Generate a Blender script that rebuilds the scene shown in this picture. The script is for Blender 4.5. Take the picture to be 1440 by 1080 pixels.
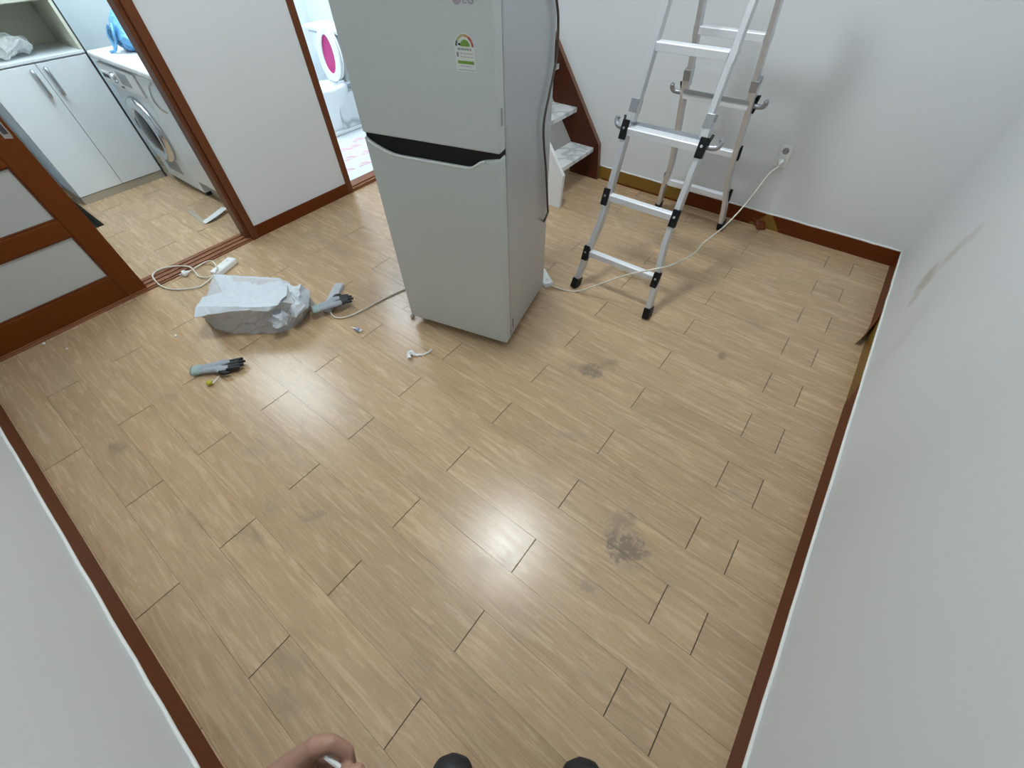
import bpy, bmesh, math, random
from mathutils import Vector, Matrix, noise

# ------------------------------------------------------------------ clear
for o in list(bpy.data.objects): bpy.data.objects.remove(o, do_unlink=True)
SC = bpy.context.scene
COL = SC.collection
random.seed(7)

# ------------------------------------------------------------------ camera
CAM = Vector((2.9500, 0.5764, 1.5))
YAW, PITCH, ROLL, FPX = math.radians(128.794), math.radians(50.591), math.radians(-1.5096), 577.28
def cam_axes():
    cy, sy, cp, sp = math.cos(YAW), math.sin(YAW), math.cos(PITCH), math.sin(PITCH)
    f = Vector((cy*cp, sy*cp, -sp)); r0 = Vector((sy, -cy, 0)); u0 = r0.cross(f)
    cr, sr = math.cos(ROLL), math.sin(ROLL)
    return cr*r0+sr*u0, -sr*r0+cr*u0, f
CR, CU, CF = cam_axes()
cd = bpy.data.cameras.new('camera'); cam = bpy.data.objects.new('camera', cd); COL.objects.link(cam)
cd.sensor_fit = 'HORIZONTAL'; cd.sensor_width = 36.0; cd.lens = FPX/1440*36.0
cd.clip_start = 0.02; cd.clip_end = 50
cam.matrix_world = Matrix(((CR.x, CU.x, -CF.x, CAM.x), (CR.y, CU.y, -CF.y, CAM.y), (CR.z, CU.z, -CF.z, CAM.z), (0, 0, 0, 1)))
SC.camera = cam

# ------------------------------------------------------------------ world, exposure, lamp strengths
w = bpy.data.worlds.new('world'); SC.world = w; w.use_nodes = True
w.node_tree.nodes['Background'].inputs[0].default_value = (0.8, 0.88, 1.0, 1)
w.node_tree.nodes['Background'].inputs[1].default_value = 0.05
SC.view_settings.view_transform = 'Standard'
SC.view_settings.look = 'None'
SC.view_settings.gamma = 1.0
SC.view_settings.use_curve_mapping = False
SC.view_settings.exposure = -0.16
ROOM_LAMP = 200.0
KITCHEN_LAMP = 20.0
BATH_LAMP = 54.0

# ------------------------------------------------------------------ pixel -> place helpers (a pixel is only a direction)
def ray(x, y): return CF + (x-720)/FPX*CR + (540-y)/FPX*CU
def onz(p, z=0.0): d = ray(*p); return CAM + d*((z-CAM.z)/d.z)
def onx(p, x=0.0): d = ray(*p); return CAM + d*((x-CAM.x)/d.x)
def ony(p, y): d = ray(*p); return CAM + d*((y-CAM.y)/d.y)
def atd(p, dep): return CAM + ray(*p)*dep

W, D, HB, HC = 3.447, 3.641, 0.0944, 3.30
HK = 2.36   # lower ceiling of kitchen and bathroom under the loft

# ------------------------------------------------------------------ materials
def nodes(name):
    m = bpy.data.materials.new(name); m.use_nodes = True
    nt = m.node_tree; return m, nt, nt.nodes['Principled BSDF']
def N(nt, t, **kw):
    n = nt.nodes.new(t)
    for k, v in kw.items(): setattr(n, k, v)
    return n
def mat(name, col, rough=0.5, metal=0.0, var=0.06, scale=8.0, bump=0.0, bscale=60.0, coat=0.0, trans=0.0, alpha=1.0, stretch=(1, 1, 1), spec=0.5):
    m, nt, b = nodes(name); L = nt.links
    tc = N(nt, 'ShaderNodeTexCoord'); mp = N(nt, 'ShaderNodeMapping'); mp.inputs['Scale'].default_value = stretch
    L.new(tc.outputs['Object'], mp.inputs[0])
    nz = N(nt, 'ShaderNodeTexNoise'); nz.inputs['Scale'].default_value = scale; nz.inputs['Detail'].default_value = 4
    L.new(mp.outputs[0], nz.inputs['Vector'])
    mx = N(nt, 'ShaderNodeMix', data_type='RGBA')
    c = Vector(col)
    mx.inputs['A'].default_value = (*(c*(1-var)), 1); mx.inputs['B'].default_value = (*[min(1, v*(1+var)) for v in c], 1)
    L.new(nz.outputs['Fac'], mx.inputs['Factor']); L.new(mx.outputs['Result'], b.inputs['Base Color'])
    b.inputs['Roughness'].default_value = rough; b.inputs['Metallic'].default_value = metal
    b.inputs['Coat Weight'].default_value = coat; b.inputs['Transmission Weight'].default_value = trans
    b.inputs['Alpha'].default_value = alpha; b.inputs['Specular IOR Level'].default_value = spec
    if bump:
        n2 = N(nt, 'ShaderNodeTexNoise'); n2.inputs['Scale'].default_value = bscale; n2.inputs['Detail'].default_value = 5
        L.new(mp.outputs[0], n2.inputs['Vector'])
        bp = N(nt, 'ShaderNodeBump'); bp.inputs['Strength'].default_value = bump; bp.inputs['Distance'].default_value = 0.003
        L.new(n2.outputs['Fac'], bp.inputs['Height']); L.new(bp.outputs[0], b.inputs['Normal'])
    return m
def emit(name, col, s):
    m, nt, b = nodes(name)
    b.inputs['Base Color'].default_value = (.9, .9, .9, 1)
    b.inputs['Emission Color'].default_value = (*col, 1); b.inputs['Emission Strength'].default_value = s
    return m

def math_node(nt, op, a, b=None, clamp=False):
    n = N(nt, 'ShaderNodeMath', operation=op); n.use_clamp = clamp
    for i, v in enumerate((a, b)):
        if v is None: continue
        if isinstance(v, (int, float)): n.inputs[i].default_value = v
        else: nt.links.new(v, n.inputs[i])
    return n.outputs[0]

def floor_mat(name, stains):
    m, nt, b = nodes(name); L = nt.links
    geo = N(nt, 'ShaderNodeNewGeometry'); oi = N(nt, 'ShaderNodeObjectInfo')
    # every plank shows its own stretch of grain
    cm = N(nt, 'ShaderNodeCombineXYZ')
    L.new(math_node(nt, 'MULTIPLY', oi.outputs['Random'], 37.0), cm.inputs[0]); L.new(math_node(nt, 'MULTIPLY', oi.outputs['Random'], 91.0), cm.inputs[2])
    ad = N(nt, 'ShaderNodeVectorMath', operation='ADD'); L.new(geo.outputs['Position'], ad.inputs[0]); L.new(cm.outputs[0], ad.inputs[1])
    mp = N(nt, 'ShaderNodeMapping'); mp.inputs['Scale'].default_value = (2.4, 30, 1); L.new(ad.outputs[0], mp.inputs[0])
    n1 = N(nt, 'ShaderNodeTexNoise'); n1.inputs['Scale'].default_value = 1.6; n1.inputs['Detail'].default_value = 8; n1.inputs['Distortion'].default_value = 1.3
    n1.inputs['Roughness'].default_value = 0.62
    L.new(mp.outputs[0], n1.inputs['Vector'])
    mp2 = N(nt, 'ShaderNodeMapping'); mp2.inputs['Scale'].default_value = (14, 260, 1); L.new(ad.outputs[0], mp2.inputs[0])
    n2 = N(nt, 'ShaderNodeTexNoise'); n2.inputs['Scale'].default_value = 1.0; n2.inputs['Detail'].default_value = 4; L.new(mp2.outputs[0], n2.inputs['Vector'])
    # cathedral figure
    mp3 = N(nt, 'ShaderNodeMapping'); mp3.inputs['Scale'].default_value = (1.1, 9, 1); L.new(ad.outputs[0], mp3.inputs[0])
    wv = N(nt, 'ShaderNodeTexWave', wave_type='RINGS'); wv.inputs['Scale'].default_value = 2.2; wv.inputs['Distortion'].default_value = 5; wv.inputs['Detail'].default_value = 3
    L.new(mp3.outputs[0], wv.inputs['Vector'])
    cr = N(nt, 'ShaderNodeValToRGB'); e = cr.color_ramp.elements
    e[0].position = 0.28; e[0].color = (0.375, 0.246, 0.140, 1); e[1].position = 0.70; e[1].color = (0.545, 0.380, 0.232, 1)
    L.new(n1.outputs['Fac'], cr.inputs[0])
    mx = N(nt, 'ShaderNodeMix', data_type='RGBA', blend_type='MULTIPLY'); mx.inputs['Factor'].default_value = 1
    L.new(cr.outputs[0], mx.inputs['A'])
    fine = math_node(nt, 'ADD', math_node(nt, 'MULTIPLY', n2.outputs['Fac'], 0.42), math_node(nt, 'MULTIPLY', wv.outputs['Fac'], 0.05))
    tone = math_node(nt, 'ADD', math_node(nt, 'MULTIPLY', oi.outputs['Random'], 0.13), 0.71)
    sc = math_node(nt, 'ADD', fine, tone)
    gr = N(nt, 'ShaderNodeCombineColor')
    L.new(sc, gr.inputs[0]); L.new(sc, gr.inputs[1]); L.new(math_node(nt, 'MULTIPLY', sc, 0.99), gr.inputs[2])
    L.new(gr.outputs[0], mx.inputs['B'])
    col = mx.outputs['Result']
    # dirt: scuffs and shoe prints at their own places
    sep = N(nt, 'ShaderNodeSeparateXYZ'); L.new(geo.outputs['Position'], sep.inputs[0])
    n4 = N(nt, 'ShaderNodeTexNoise'); n4.inputs['Scale'].default_value = 34; n4.inputs['Detail'].default_value = 8; n4.inputs['Roughness'].default_value = .72; n4.inputs['Distortion'].default_value = .8
    L.new(geo.outputs['Position'], n4.inputs['Vector'])
    tot = None
    for (sx, sy, rx, ry, ang, amt) in stains:
        dx = math_node(nt, 'SUBTRACT', sep.outputs[0], sx); dy = math_node(nt, 'SUBTRACT', sep.outputs[1], sy)
        c, s = math.cos(ang), math.sin(ang)
        a = math_node(nt, 'ADD', math_node(nt, 'MULTIPLY', dx, c/rx), math_node(nt, 'MULTIPLY', dy, s/rx))
        d = math_node(nt, 'ADD', math_node(nt, 'MULTIPLY', dx, -s/ry), math_node(nt, 'MULTIPLY', dy, c/ry))
        r2 = math_node(nt, 'ADD', math_node(nt, 'MULTIPLY', a, a), math_node(nt, 'MULTIPLY', d, d))
        k = math_node(nt, 'SUBTRACT', 1.0, r2, clamp=True)
        v = math_node(nt, 'ADD', math_node(nt, 'MULTIPLY', k, 0.42), math_node(nt, 'SUBTRACT', n4.outputs['Fac'], 0.72))
        v = math_node(nt, 'MULTIPLY', v, 5.5*amt, clamp=True)
        v = math_node(nt, 'MINIMUM', v, amt)
        tot = v if tot is None else math_node(nt, 'MAXIMUM', tot, v)
    # faint general grime
    n5 = N(nt, 'ShaderNodeTexNoise'); n5.inputs['Scale'].default_value = 5.5; n5.inputs['Detail'].default_value = 7; L.new(geo.outputs['Position'], n5.inputs['Vector'])
    gk = math_node(nt, 'MULTIPLY', math_node(nt, 'SUBTRACT', n5.outputs['Fac'], 0.60, clamp=True), 1.6)
    tot = gk if tot is None else math_node(nt, 'MAXIMUM', tot, gk)
    dm = N(nt, 'ShaderNodeMix', data_type='RGBA'); L.new(tot, dm.inputs['Factor']); L.new(col, dm.inputs['A']); dm.inputs['B'].default_value = (0.145, 0.108, 0.078, 1)
    L.new(dm.outputs['Result'], b.inputs['Base Color'])
    rg = math_node(nt, 'ADD', math_node(nt, 'MULTIPLY', n1.outputs['Fac'], 0.14), math_node(nt, 'ADD', math_node(nt, 'MULTIPLY', tot, 0.25), 0.195))
    L.new(rg, b.inputs['Roughness']); b.inputs['Specular IOR Level'].default_value = 0.46
    bp = N(nt, 'ShaderNodeBump'); bp.inputs['Strength'].default_value = 0.34; bp.inputs['Distance'].default_value = 0.0006
    L.new(n2.outputs['Fac'], bp.inputs['Height']); L.new(bp.outputs[0], b.inputs['Normal'])
    return m

def wall_mat(name, col, stains=(), axis='x'):
    m, nt, b = nodes(name); L = nt.links
    geo = N(nt, 'ShaderNodeNewGeometry')
    n1 = N(nt, 'ShaderNodeTexNoise'); n1.inputs['Scale'].default_value = 1.4; n1.inputs['Detail'].default_value = 3; L.new(geo.outputs['Position'], n1.inputs['Vector'])
    mx = N(nt, 'ShaderNodeMix', data_type='RGBA'); L.new(n1.outputs['Fac'], mx.inputs['Factor'])
    c = Vector(col); mx.inputs['A'].default_value = (*(c*.97), 1); mx.inputs['B'].default_value = (*(c*1.03), 1)
    out = mx.outputs['Result']
    if stains:
        sep = N(nt, 'ShaderNodeSeparateXYZ'); L.new(geo.outputs['Position'], sep.inputs[0])
        n4 = N(nt, 'ShaderNodeTexNoise'); n4.inputs['Scale'].default_value = 14; n4.inputs['Detail'].default_value = 5; L.new(geo.outputs['Position'], n4.inputs['Vector'])
        tot = None
        for (sy, sz, ry, rz, ang, amt) in stains:
            dy = math_node(nt, 'SUBTRACT', sep.outputs[1 if axis == 'x' else 0], sy); dz = math_node(nt, 'SUBTRACT', sep.outputs[2], sz)
            cc, ss = math.cos(ang), math.sin(ang)
            a = math_node(nt, 'ADD', math_node(nt, 'MULTIPLY', dy, cc/ry), math_node(nt, 'MULTIPLY', dz, ss/ry))
            d = math_node(nt, 'ADD', math_node(nt, 'MULTIPLY', dy, -ss/rz), math_node(nt, 'MULTIPLY', dz, cc/rz))
            r2 = math_node(nt, 'ADD', math_node(nt, 'MULTIPLY', a, a), math_node(nt, 'MULTIPLY', d, d))
            k = math_node(nt, 'SUBTRACT', 1.0, r2, clamp=True)
            v = math_node(nt, 'MULTIPLY', math_node(nt, 'MULTIPLY', k, math_node(nt, 'MULTIPLY', n4.outputs['Fac'], 1.8)), amt, clamp=True)
            tot = v if tot is None else math_node(nt, 'MAXIMUM', tot, v)
        dm = N(nt, 'ShaderNodeMix', data_type='RGBA'); L.new(tot, dm.inputs['Factor']); L.new(out, dm.inputs['A']); dm.inputs['B'].default_value = (0.42, 0.36, 0.26, 1)
        out = dm.outputs['Result']
    L.new(out, b.inputs['Base Color']); b.inputs['Roughness'].default_value = 0.62
    n2 = N(nt, 'ShaderNodeTexNoise'); n2.inputs['Scale'].default_value = 180; n2.inputs['Detail'].default_value = 3; L.new(geo.outputs['Position'], n2.inputs['Vector'])
    bp = N(nt, 'ShaderNodeBump'); bp.inputs['Strength'].default_value = 0.12; bp.inputs['Distance'].default_value = 0.001
    L.new(n2.outputs['Fac'], bp.inputs['Height']); L.new(bp.outputs[0], b.inputs['Normal'])
    return m

def marble_mat(name, base, vein, scale=7.0, rough=0.25):
    m, nt, b = nodes(name); L = nt.links
    geo = N(nt, 'ShaderNodeNewGeometry')
    n0 = N(nt, 'ShaderNodeTexNoise'); n0.inputs['Scale'].default_value = scale*.7; n0.inputs['Detail'].default_value = 6; L.new(geo.outputs['Position'], n0.inputs['Vector'])
    ad = N(nt, 'ShaderNodeMix', data_type='RGBA'); ad.inputs['Factor'].default_value = 0.22; L.new(geo.outputs['Position'], ad.inputs['A']); L.new(n0.outputs['Color'], ad.inputs['B'])
    vo = N(nt, 'ShaderNodeTexVoronoi', feature='DISTANCE_TO_EDGE'); vo.inputs['Scale'].default_value = scale; L.new(ad.outputs['Result'], vo.inputs['Vector'])
    cr = N(nt, 'ShaderNodeValToRGB'); e = cr.color_ramp.elements
    e[0].position = 0.0; e[0].color = (*vein, 1); e[1].position = 0.13; e[1].color = (*base, 1)
    L.new(vo.outputs['Distance'], cr.inputs[0]); L.new(cr.outputs[0], b.inputs['Base Color']); b.inputs['Roughness'].default_value = rough
    return m

def wood_mat(name, dark, light, axis=2, rough=0.3, scale=3.0):
    m, nt, b = nodes(name); L = nt.links
    geo = N(nt, 'ShaderNodeNewGeometry'); mp = N(nt, 'ShaderNodeMapping')
    s = [30.0, 30.0, 30.0]; s[axis] = 1.6; mp.inputs['Scale'].default_value = s; L.new(geo.outputs['Position'], mp.inputs[0])
    nz = N(nt, 'ShaderNodeTexNoise'); nz.inputs['Scale'].default_value = scale*.5; nz.inputs['Detail'].default_value = 6; L.new(mp.outputs[0], nz.inputs['Vector'])
    mx = N(nt, 'ShaderNodeMix', data_type='RGBA'); mx.inputs['A'].default_value = (*dark, 1); mx.inputs['B'].default_value = (*light, 1)
    L.new(nz.outputs['Fac'], mx.inputs['Factor']); L.new(mx.outputs['Result'], b.inputs['Base Color']); b.inputs['Roughness'].default_value = rough; b.inputs['Specular IOR Level'].default_value = .20
    return m

STAINS = [(2.43, 1.835, .10, .085, .3, .75), (2.47, 1.92, .12, .035, .9, .38), (2.36, 1.80, .10, .05, .2, .34),
          (2.96, 1.185, .13, .095, .5, .80), (2.90, 1.25, .12, .07, 1.2, .5), (2.925, 0.995, .06, .04, .4, .45), (2.55, 1.46, .13, .045, .5, .30),
          (2.90, 2.305, .035, .05, 0, .5), (2.95, 2.634, .09, .045, .6, .30), (2.42, 1.42, .07, .05, 0, .22),
          (1.97, .577, .10, .035, .9, .42), (1.04, .246, .085, .05, .4, .42), (1.82, .50, .06, .05, .2, .25), (1.84, .39, .12, .06, .3, .32),
          (2.52, 2.73, .11, .09, .3, .38), (.93, .52, .07, .06, .3, .26), (2.38, .19, .11, .055, .1, .28), (1.2, 1.42, .10, .08, .7, .25), (.6, 1.75, .12, .07, .2, .26), (.55, 2.05, .1, .06, .2, .24), (3.2, 1.62, .06, .03, .2, .25)]
M = {}
M['floor'] = floor_mat('floor_planks', STAINS)
M['joint'] = mat('floor_joint', (.07, .05, .032), .9)
M['wall'] = wall_mat('wallpaper', (.70, .72, .735))
M['wall_r'] = wall_mat('wallpaper_stained', (.70, .72, .735), [(2.80, .40, .085, .095, .3, .75), (2.775, .53, .05, .14, .2, .5), (2.735, .64, .045, .06, .3, .35), (2.74, .345, .06, .05, .3, .4)])
M['ceiling'] = mat('ceiling_paper', (.80, .81, .82), .8, bump=.1)
M['kwall'] = mat('kitchen_wall', (.74, .80, .84), .35)
M['bwall'] = mat('bath_tile', (.78, .84, .88), .2)
M['brown'] = wood_mat('brown_film', (.100, .020, .002), (.130, .027, .003), axis=1, rough=.45)
M['brownx'] = wood_mat('brown_film_back', (.100, .020, .002), (.130, .027, .003), axis=0, rough=.45)
M['brownv'] = wood_mat('brown_frame', (.115, .036, .013), (.16, .052, .020), axis=2, rough=.38)
M['doorb'] = wood_mat('brown_door', (.110, .024, .001), (.14, .032, .002), axis=2, rough=.5)
M['sill'] = wood_mat('sill_wood', (.17, .06, .025), (.30, .125, .06), axis=1, rough=.28)
M['ochre'] = mat('ochre_board', (.20, .105, .010), .5, var=.2, scale=14)
M['caulk'] = mat('white_caulk', (.80, .80, .78), .6)
M['stairb'] = wood_mat('dark_stringer', (.040, .009, .004), (.075, .018, .008), axis=2, rough=.35)
M['stairedge'] = wood_mat('stringer_edge', (.16, .085, .055), (.2, .11, .07), axis=2, rough=.4)
M['marble'] = marble_mat('marble_film', (.80, .82, .83), (.48, .51, .52), 6.5)
M['marble2'] = marble_mat('marble_tile', (.66, .70, .73), (.36, .39, .42), 4.5)
M['white'] = mat('white_paint', (.80, .81, .82), .35, var=.03)
M['gloss'] = mat('white_gloss', (.76, .80, .83), .10, var=.02)
M['cab'] = mat('cabinet_white', (.77, .82, .85), .35, var=.02)
M['cream'] = mat('cream_board', (.66, .65, .54), .5, var=.03)
M['plinth'] = mat('beige_plinth', (.42, .38, .31), .5)
M['fridge'] = mat('silver_steel', (.57, .615, .605), .38, metal=.10, var=.02, scale=3)
M['fridges'] = mat('silver_side', (.53, .55, .57), .33, metal=.45, var=.02, scale=3)
M['lip'] = mat('pale_highlight', (.66, .67, .66), .35)
M['black'] = mat('black_plastic', (.009, .009, .010), .5, spec=.2)
M['blackm'] = mat('black_matte', (.015, .015, .016), .7)
M['dark'] = mat('dark_gap', (.04, .042, .045), .6)
M['alu'] = mat('aluminium', (.66, .67, .69), .36, metal=.55, var=.05, scale=20, stretch=(1, 1, 1))
M['alur'] = mat('aluminium_rung', (.78, .80, .84), .42, metal=.25, var=.04, scale=30)
M['steel'] = mat('lever_steel', (.36, .37, .39), .38, metal=.6)
M['plastic'] = mat('white_plastic', (.80, .81, .80), .35, var=.02)
M['cord'] = mat('cream_cord', (.72, .68, .59), .5)
M['brcord'] = mat('brown_cord', (.075, .055, .045), .5)
M['paper'] = mat('white_sack', (.57, .61, .655), .6, var=.10, scale=22, bump=.5, bscale=45)
M['paper_shade'] = mat('sack_shaded', (.50, .495, .50), .7, var=.12, scale=22, bump=.5, bscale=45)  # darker copy of the sack paper, shade of the body painted in
M['knit'] = mat('grey_knit', (.34, .36, .40), .85, bump=.6, bscale=320)
M['cuff'] = mat('pale_green_knit', (.33, .43, .41), .85, bump=.6, bscale=320)
M['rubber'] = mat('black_rubber', (.016, .017, .019), .55, bump=.4, bscale=160)
M['skin'] = mat('skin', (.33, .175, .12), .5, var=.12, scale=30, bump=.2, bscale=220)
M['cloth'] = mat('dark_cloth', (.03, .032, .04), .85, bump=.3, bscale=200)
M['hair'] = mat('black_hair', (.012, .010, .009), .5)
M['shoe'] = mat('black_shoe', (.012, .013, .016), .6, bump=.2, bscale=150)
M['glassf'] = mat('frosted_glass', (.44, .45, .44), .28, var=.08, scale=2.5, bump=.15, bscale=300)
M['glassd'] = mat('dark_glass', (.03, .028, .028), .08)
M['chrome'] = mat('chrome', (.62, .64, .66), .18, metal=.95)
M['grey'] = mat('grey_plastic', (.28, .30, .31), .4)
M['pink'] = mat('magenta_pad', (.50, .035, .19), .45)
M['ceramic'] = mat('white_ceramic', (.82, .86, .88), .12, var=.02)
M['blue'] = mat('blue_plastic', (.16, .42, .72), .3, var=.25, scale=20, bump=.5, bscale=30)
M['blued'] = mat('blue_print', (.05, .16, .30), .4)
M['pinkp'] = mat('pink_print', (.80, .46, .52), .5)
M['green'] = mat('green_print', (.16, .32, .04), .5)
M['dgreen'] = mat('dark_green_print', (.05, .15, .10), .5)
M['red'] = mat('red_print', (.42, .09, .07), .5)
M['tan'] = mat('tan_print', (.52, .42, .24), .5)
M['lgreen'] = mat('light_green_print', (.40, .48, .22), .5)
M['orange'] = mat('orange_print', (.55, .30, .14), .5)
M['label'] = mat('label_paper', (.70, .73, .70), .45, var=.02)
M['ink'] = mat('grey_ink', (.24, .25, .25), .5)
M['mauve'] = mat('mauve_emblem', (.42, .34, .40), .35, metal=.4)
M['lolli'] = mat('green_candy', (.42, .38, .02), .15)
M['tile_dark'] = mat('dark_entry_tile', (.02, .017, .015), .4)
M['film'] = mat('clear_wrap', (.85, .87, .86), .25, alpha=.55, bump=.6, bscale=40)
M['lilac'] = mat('lilac_plastic', (.34, .37, .52), .35)
M['lamp_room'] = emit('lamp_room', (.90, .985, 1.0), ROOM_LAMP)
M['lamp_kit'] = emit('lamp_kitchen', (.78, .93, 1.0), KITCHEN_LAMP)
M['lamp_bath'] = emit('lamp_bath', (.84, .94, 1.0), BATH_LAMP)

# ------------------------------------------------------------------ mesh helpers
def box(bm, x0, x1, y0, y1, z0, z1, mtx=None):
    v = [bm.verts.new((x, y, z)) for z in (z0, z1) for y in (y0, y1) for x in (x0, x1)]
    for f in ((0, 2, 3, 1), (4, 5, 7, 6), (0, 1, 5, 4), (1, 3, 7, 5), (3, 2, 6, 7), (2, 0, 4, 6)): bm.faces.new([v[i] for i in f])
    if mtx is not None: bmesh.ops.transform(bm, matrix=mtx, verts=v)
    return v
def prism(bm, poly, fn0, fn1):
    a = [bm.verts.new(fn0(*p)) for p in poly]; b = [bm.verts.new(fn1(*p)) for p in poly]
    n = len(poly); bm.faces.new(a[::-1]); bm.faces.new(b)
    for i in range(n): bm.faces.new((a[i], a[(i+1) % n], b[(i+1) % n], b[i]))
def sweep(bm, pts, section, up):
    """section: list of (a,b) offsets on (side, up') frame."""
    pts = [Vector(p) for p in pts]; rings = []
    for i, p in enumerate(pts):
        t = (pts[min(i+1, len(pts)-1)]-pts[max(i-1, 0)]).normalized()
        side = t.cross(Vector(up)).normalized(); u2 = side.cross(t).normalized()
        rings.append([bm.verts.new(p+side*a+u2*b) for a, b in section])
    n = len(section)
    for r0, r1 in zip(rings, rings[1:]):
        for i in range(n): bm.faces.new((r0[i], r0[(i+1) % n], r1[(i+1) % n], r1[i]))
    bm.faces.new(rings[0][::-1]); bm.faces.new(rings[-1])
def rect(w, d): return [(-w/2, -d/2), (w/2, -d/2), (w/2, d/2), (-w/2, d/2)]
def circ(r, n=8): return [(r*math.cos(2*math.pi*i/n), r*math.sin(2*math.pi*i/n)) for i in range(n)]
def spline(pts, k=6):
    pts = [Vector(p) for p in pts]; out = []
    for i in range(len(pts)-1):
        p0, p1, p2, p3 = pts[max(i-1, 0)], pts[i], pts[i+1], pts[min(i+2, len(pts)-1)]
        for j in range(k):
            t = j/k
            out.append(.5*((2*p1)+(p2-p0)*t+(2*p0-5*p1+4*p2-p3)*t*t+(-p0+3*p1-3*p2+p3)*t**3))
    out.append(pts[-1]); return out
def tube(bm, pts, r, n=8, k=6):
    ps = spline(pts, k) if k else [Vector(p) for p in pts]
    t0 = (ps[-1]-ps[0]); up = Vector((0.13, 0.21, 1)) if abs(t0.normalized().z) < .9 else Vector((1, .1, .05))
    rings = []; side = None
    for i, p in enumerate(ps):
        t = (ps[min(i+1, len(ps)-1)]-ps[max(i-1, 0)]).normalized()
        if side is None: side = t.cross(up).normalized()
        else: side = (side - t*side.dot(t)).normalized()
        u2 = side.cross(t)
        rr = r[i*(len(r)-1)//max(1, len(ps)-1)] if isinstance(r, (list, tuple)) else r
        rings.append([bm.verts.new(p+side*a*rr+u2*b*rr) for a, b in circ(1, n)])
    for r0, r1 in zip(rings, rings[1:]):
        for i in range(n): bm.faces.new((r0[i], r0[(i+1) % n], r1[(i+1) % n], r1[i]))
    bm.faces.new(rings[0][::-1]); bm.faces.new(rings[-1])
def lathe(bm, prof, n=24, mtx=None, sx=1, sy=1):
    rings = []; vs = []
    for r, z in prof:
        ring = [bm.verts.new((r*sx*math.cos(2*math.pi*i/n), r*sy*math.sin(2*math.pi*i/n), z)) for i in range(n)]
        rings.append(ring); vs += ring
    for r0, r1 in zip(rings, rings[1:]):
        for i in range(n): bm.faces.new((r0[i], r0[(i+1) % n], r1[(i+1) % n], r1[i]))
    bm.faces.new(rings[0][::-1]); bm.faces.new(rings[-1])
    if mtx is not None: bmesh.ops.transform(bm, matrix=mtx, verts=vs)
def ball(bm, c, r, sub=2, rot=None):
    m = Matrix.Translation(Vector(c))
    if rot is not None: m = m @ rot
    s = r if isinstance(r, (tuple, list)) else (r, r, r)
    m = m @ Matrix.Diagonal((*s, 1))
    bmesh.ops.create_icosphere(bm, subdivisions=sub, radius=1, matrix=m)
def chain(bm, pts, rad, step=.6, sub=2):
    for (a, ra), (b, rb) in zip(list(zip(pts, rad)), list(zip(pts, rad))[1:]):
        a, b = Vector(a), Vector(b); n = max(2, int((b-a).length/(min(ra, rb)*step)))
        for i in range(n+1):
            t = i/n; ball(bm, a.lerp(b, t), ra+(rb-ra)*t, sub)

def obj(name, bm, m, parent=None, smooth=False, bevel=0.0, seg=2, inv=None):
    bmesh.ops.recalc_face_normals(bm, faces=bm.faces)
    me = bpy.data.meshes.new(name); bm.to_mesh(me); bm.free()
    me.materials.append(M[m] if isinstance(m, str) else m)
    if smooth:
        for p in me.polygons: p.use_smooth = True
    o = bpy.data.objects.new(name, me); COL.objects.link(o)
    if parent is not None: o.parent = parent
    if bevel:
        b = o.modifiers.new('bevel', 'BEVEL'); b.width = bevel; b.segments = seg; b.limit_method = 'ANGLE'; b.angle_limit = math.radians(40)
    return o
def bake(o, *mods):
    """apply procedural modifiers into the mesh"""
    dg = bpy.context.evaluated_depsgraph_get(); dg.update()
    me = bpy.data.meshes.new_from_object(o.evaluated_get(dg)); old = o.data
    o.modifiers.clear(); o.data = me
    for p in me.polygons: p.use_smooth = True
    bpy.data.meshes.remove(old)
def melt(o, voxel, smooth=6, fac=.5):
    r = o.modifiers.new('r', 'REMESH'); r.mode = 'VOXEL'; r.voxel_size = voxel
    s = o.modifiers.new('s', 'SMOOTH'); s.iterations = smooth; s.factor = fac
    bake(o)
def tag(o, label, cat=None, group=None, kind=None):
    o['label'] = label
    if cat: o['category'] = cat
    if group: o['group'] = group
    if kind: o['kind'] = kind
    return o
def struct(o, label, cat): return tag(o, label, cat, kind='structure')
def empty(name, loc, rz=0.0):
    o = bpy.data.objects.new(name, None); COL.objects.link(o); o.location = loc; o.rotation_euler = (0, 0, rz); o.empty_display_size = .1
    return o
def B(): return bmesh.new()
def loc_part(name, bm, m, parent, **kw):
    """part whose mesh is written in world coordinates although its thing's Empty stands elsewhere"""
    inv = (Matrix.Translation(parent.location) @ parent.rotation_euler.to_matrix().to_4x4()).inverted()
    bmesh.ops.transform(bm, matrix=inv, verts=bm.verts)
    return obj(name, bm, m, parent, **kw)

# ================================================================== SETTING
# ---- room floor: dark bed + planks in staggered rows
bm = B(); box(bm, -.115, W, 0, D, -.12, -.0016)
floor = struct(obj('floor', bm, 'joint'), 'wood-look plank floor of the room with dark stagger joints and dirty scuffs', 'floor')
def row_mid(k): return .085+.1418*k+.00022*k*k
def lay(parent, x0, x1, y0, y1, k0, k1):
    for k in range(k0, k1):
        a, b = (row_mid(k)+row_mid(k-1))/2, (row_mid(k)+row_mid(k+1))/2
        a, b = max(a, y0), min(b, y1)
        if b-a < .01: continue
        off = .035 if k % 2 == 0 else .475
        js = [off+.8845*n for n in range(-4, 6)]
        if k % 2: js.append(3.266)
        cuts = [x0]+[j for j in sorted(js) if x0+.02 < j < x1-.02]+[x1]
        for c0, c1 in zip(cuts, cuts[1:]):
            g0 = .0017 if c0 > x0 else 0; g1 = .0017 if c1 < x1 else 0
            bm = B(); box(bm, c0+g0, c1-g1, a+.0004, b-.0004, -.0016, 0)
            obj('plank', bm, 'floor', parent)
lay(floor, 0, W, 0, D, -1, 28)
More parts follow.
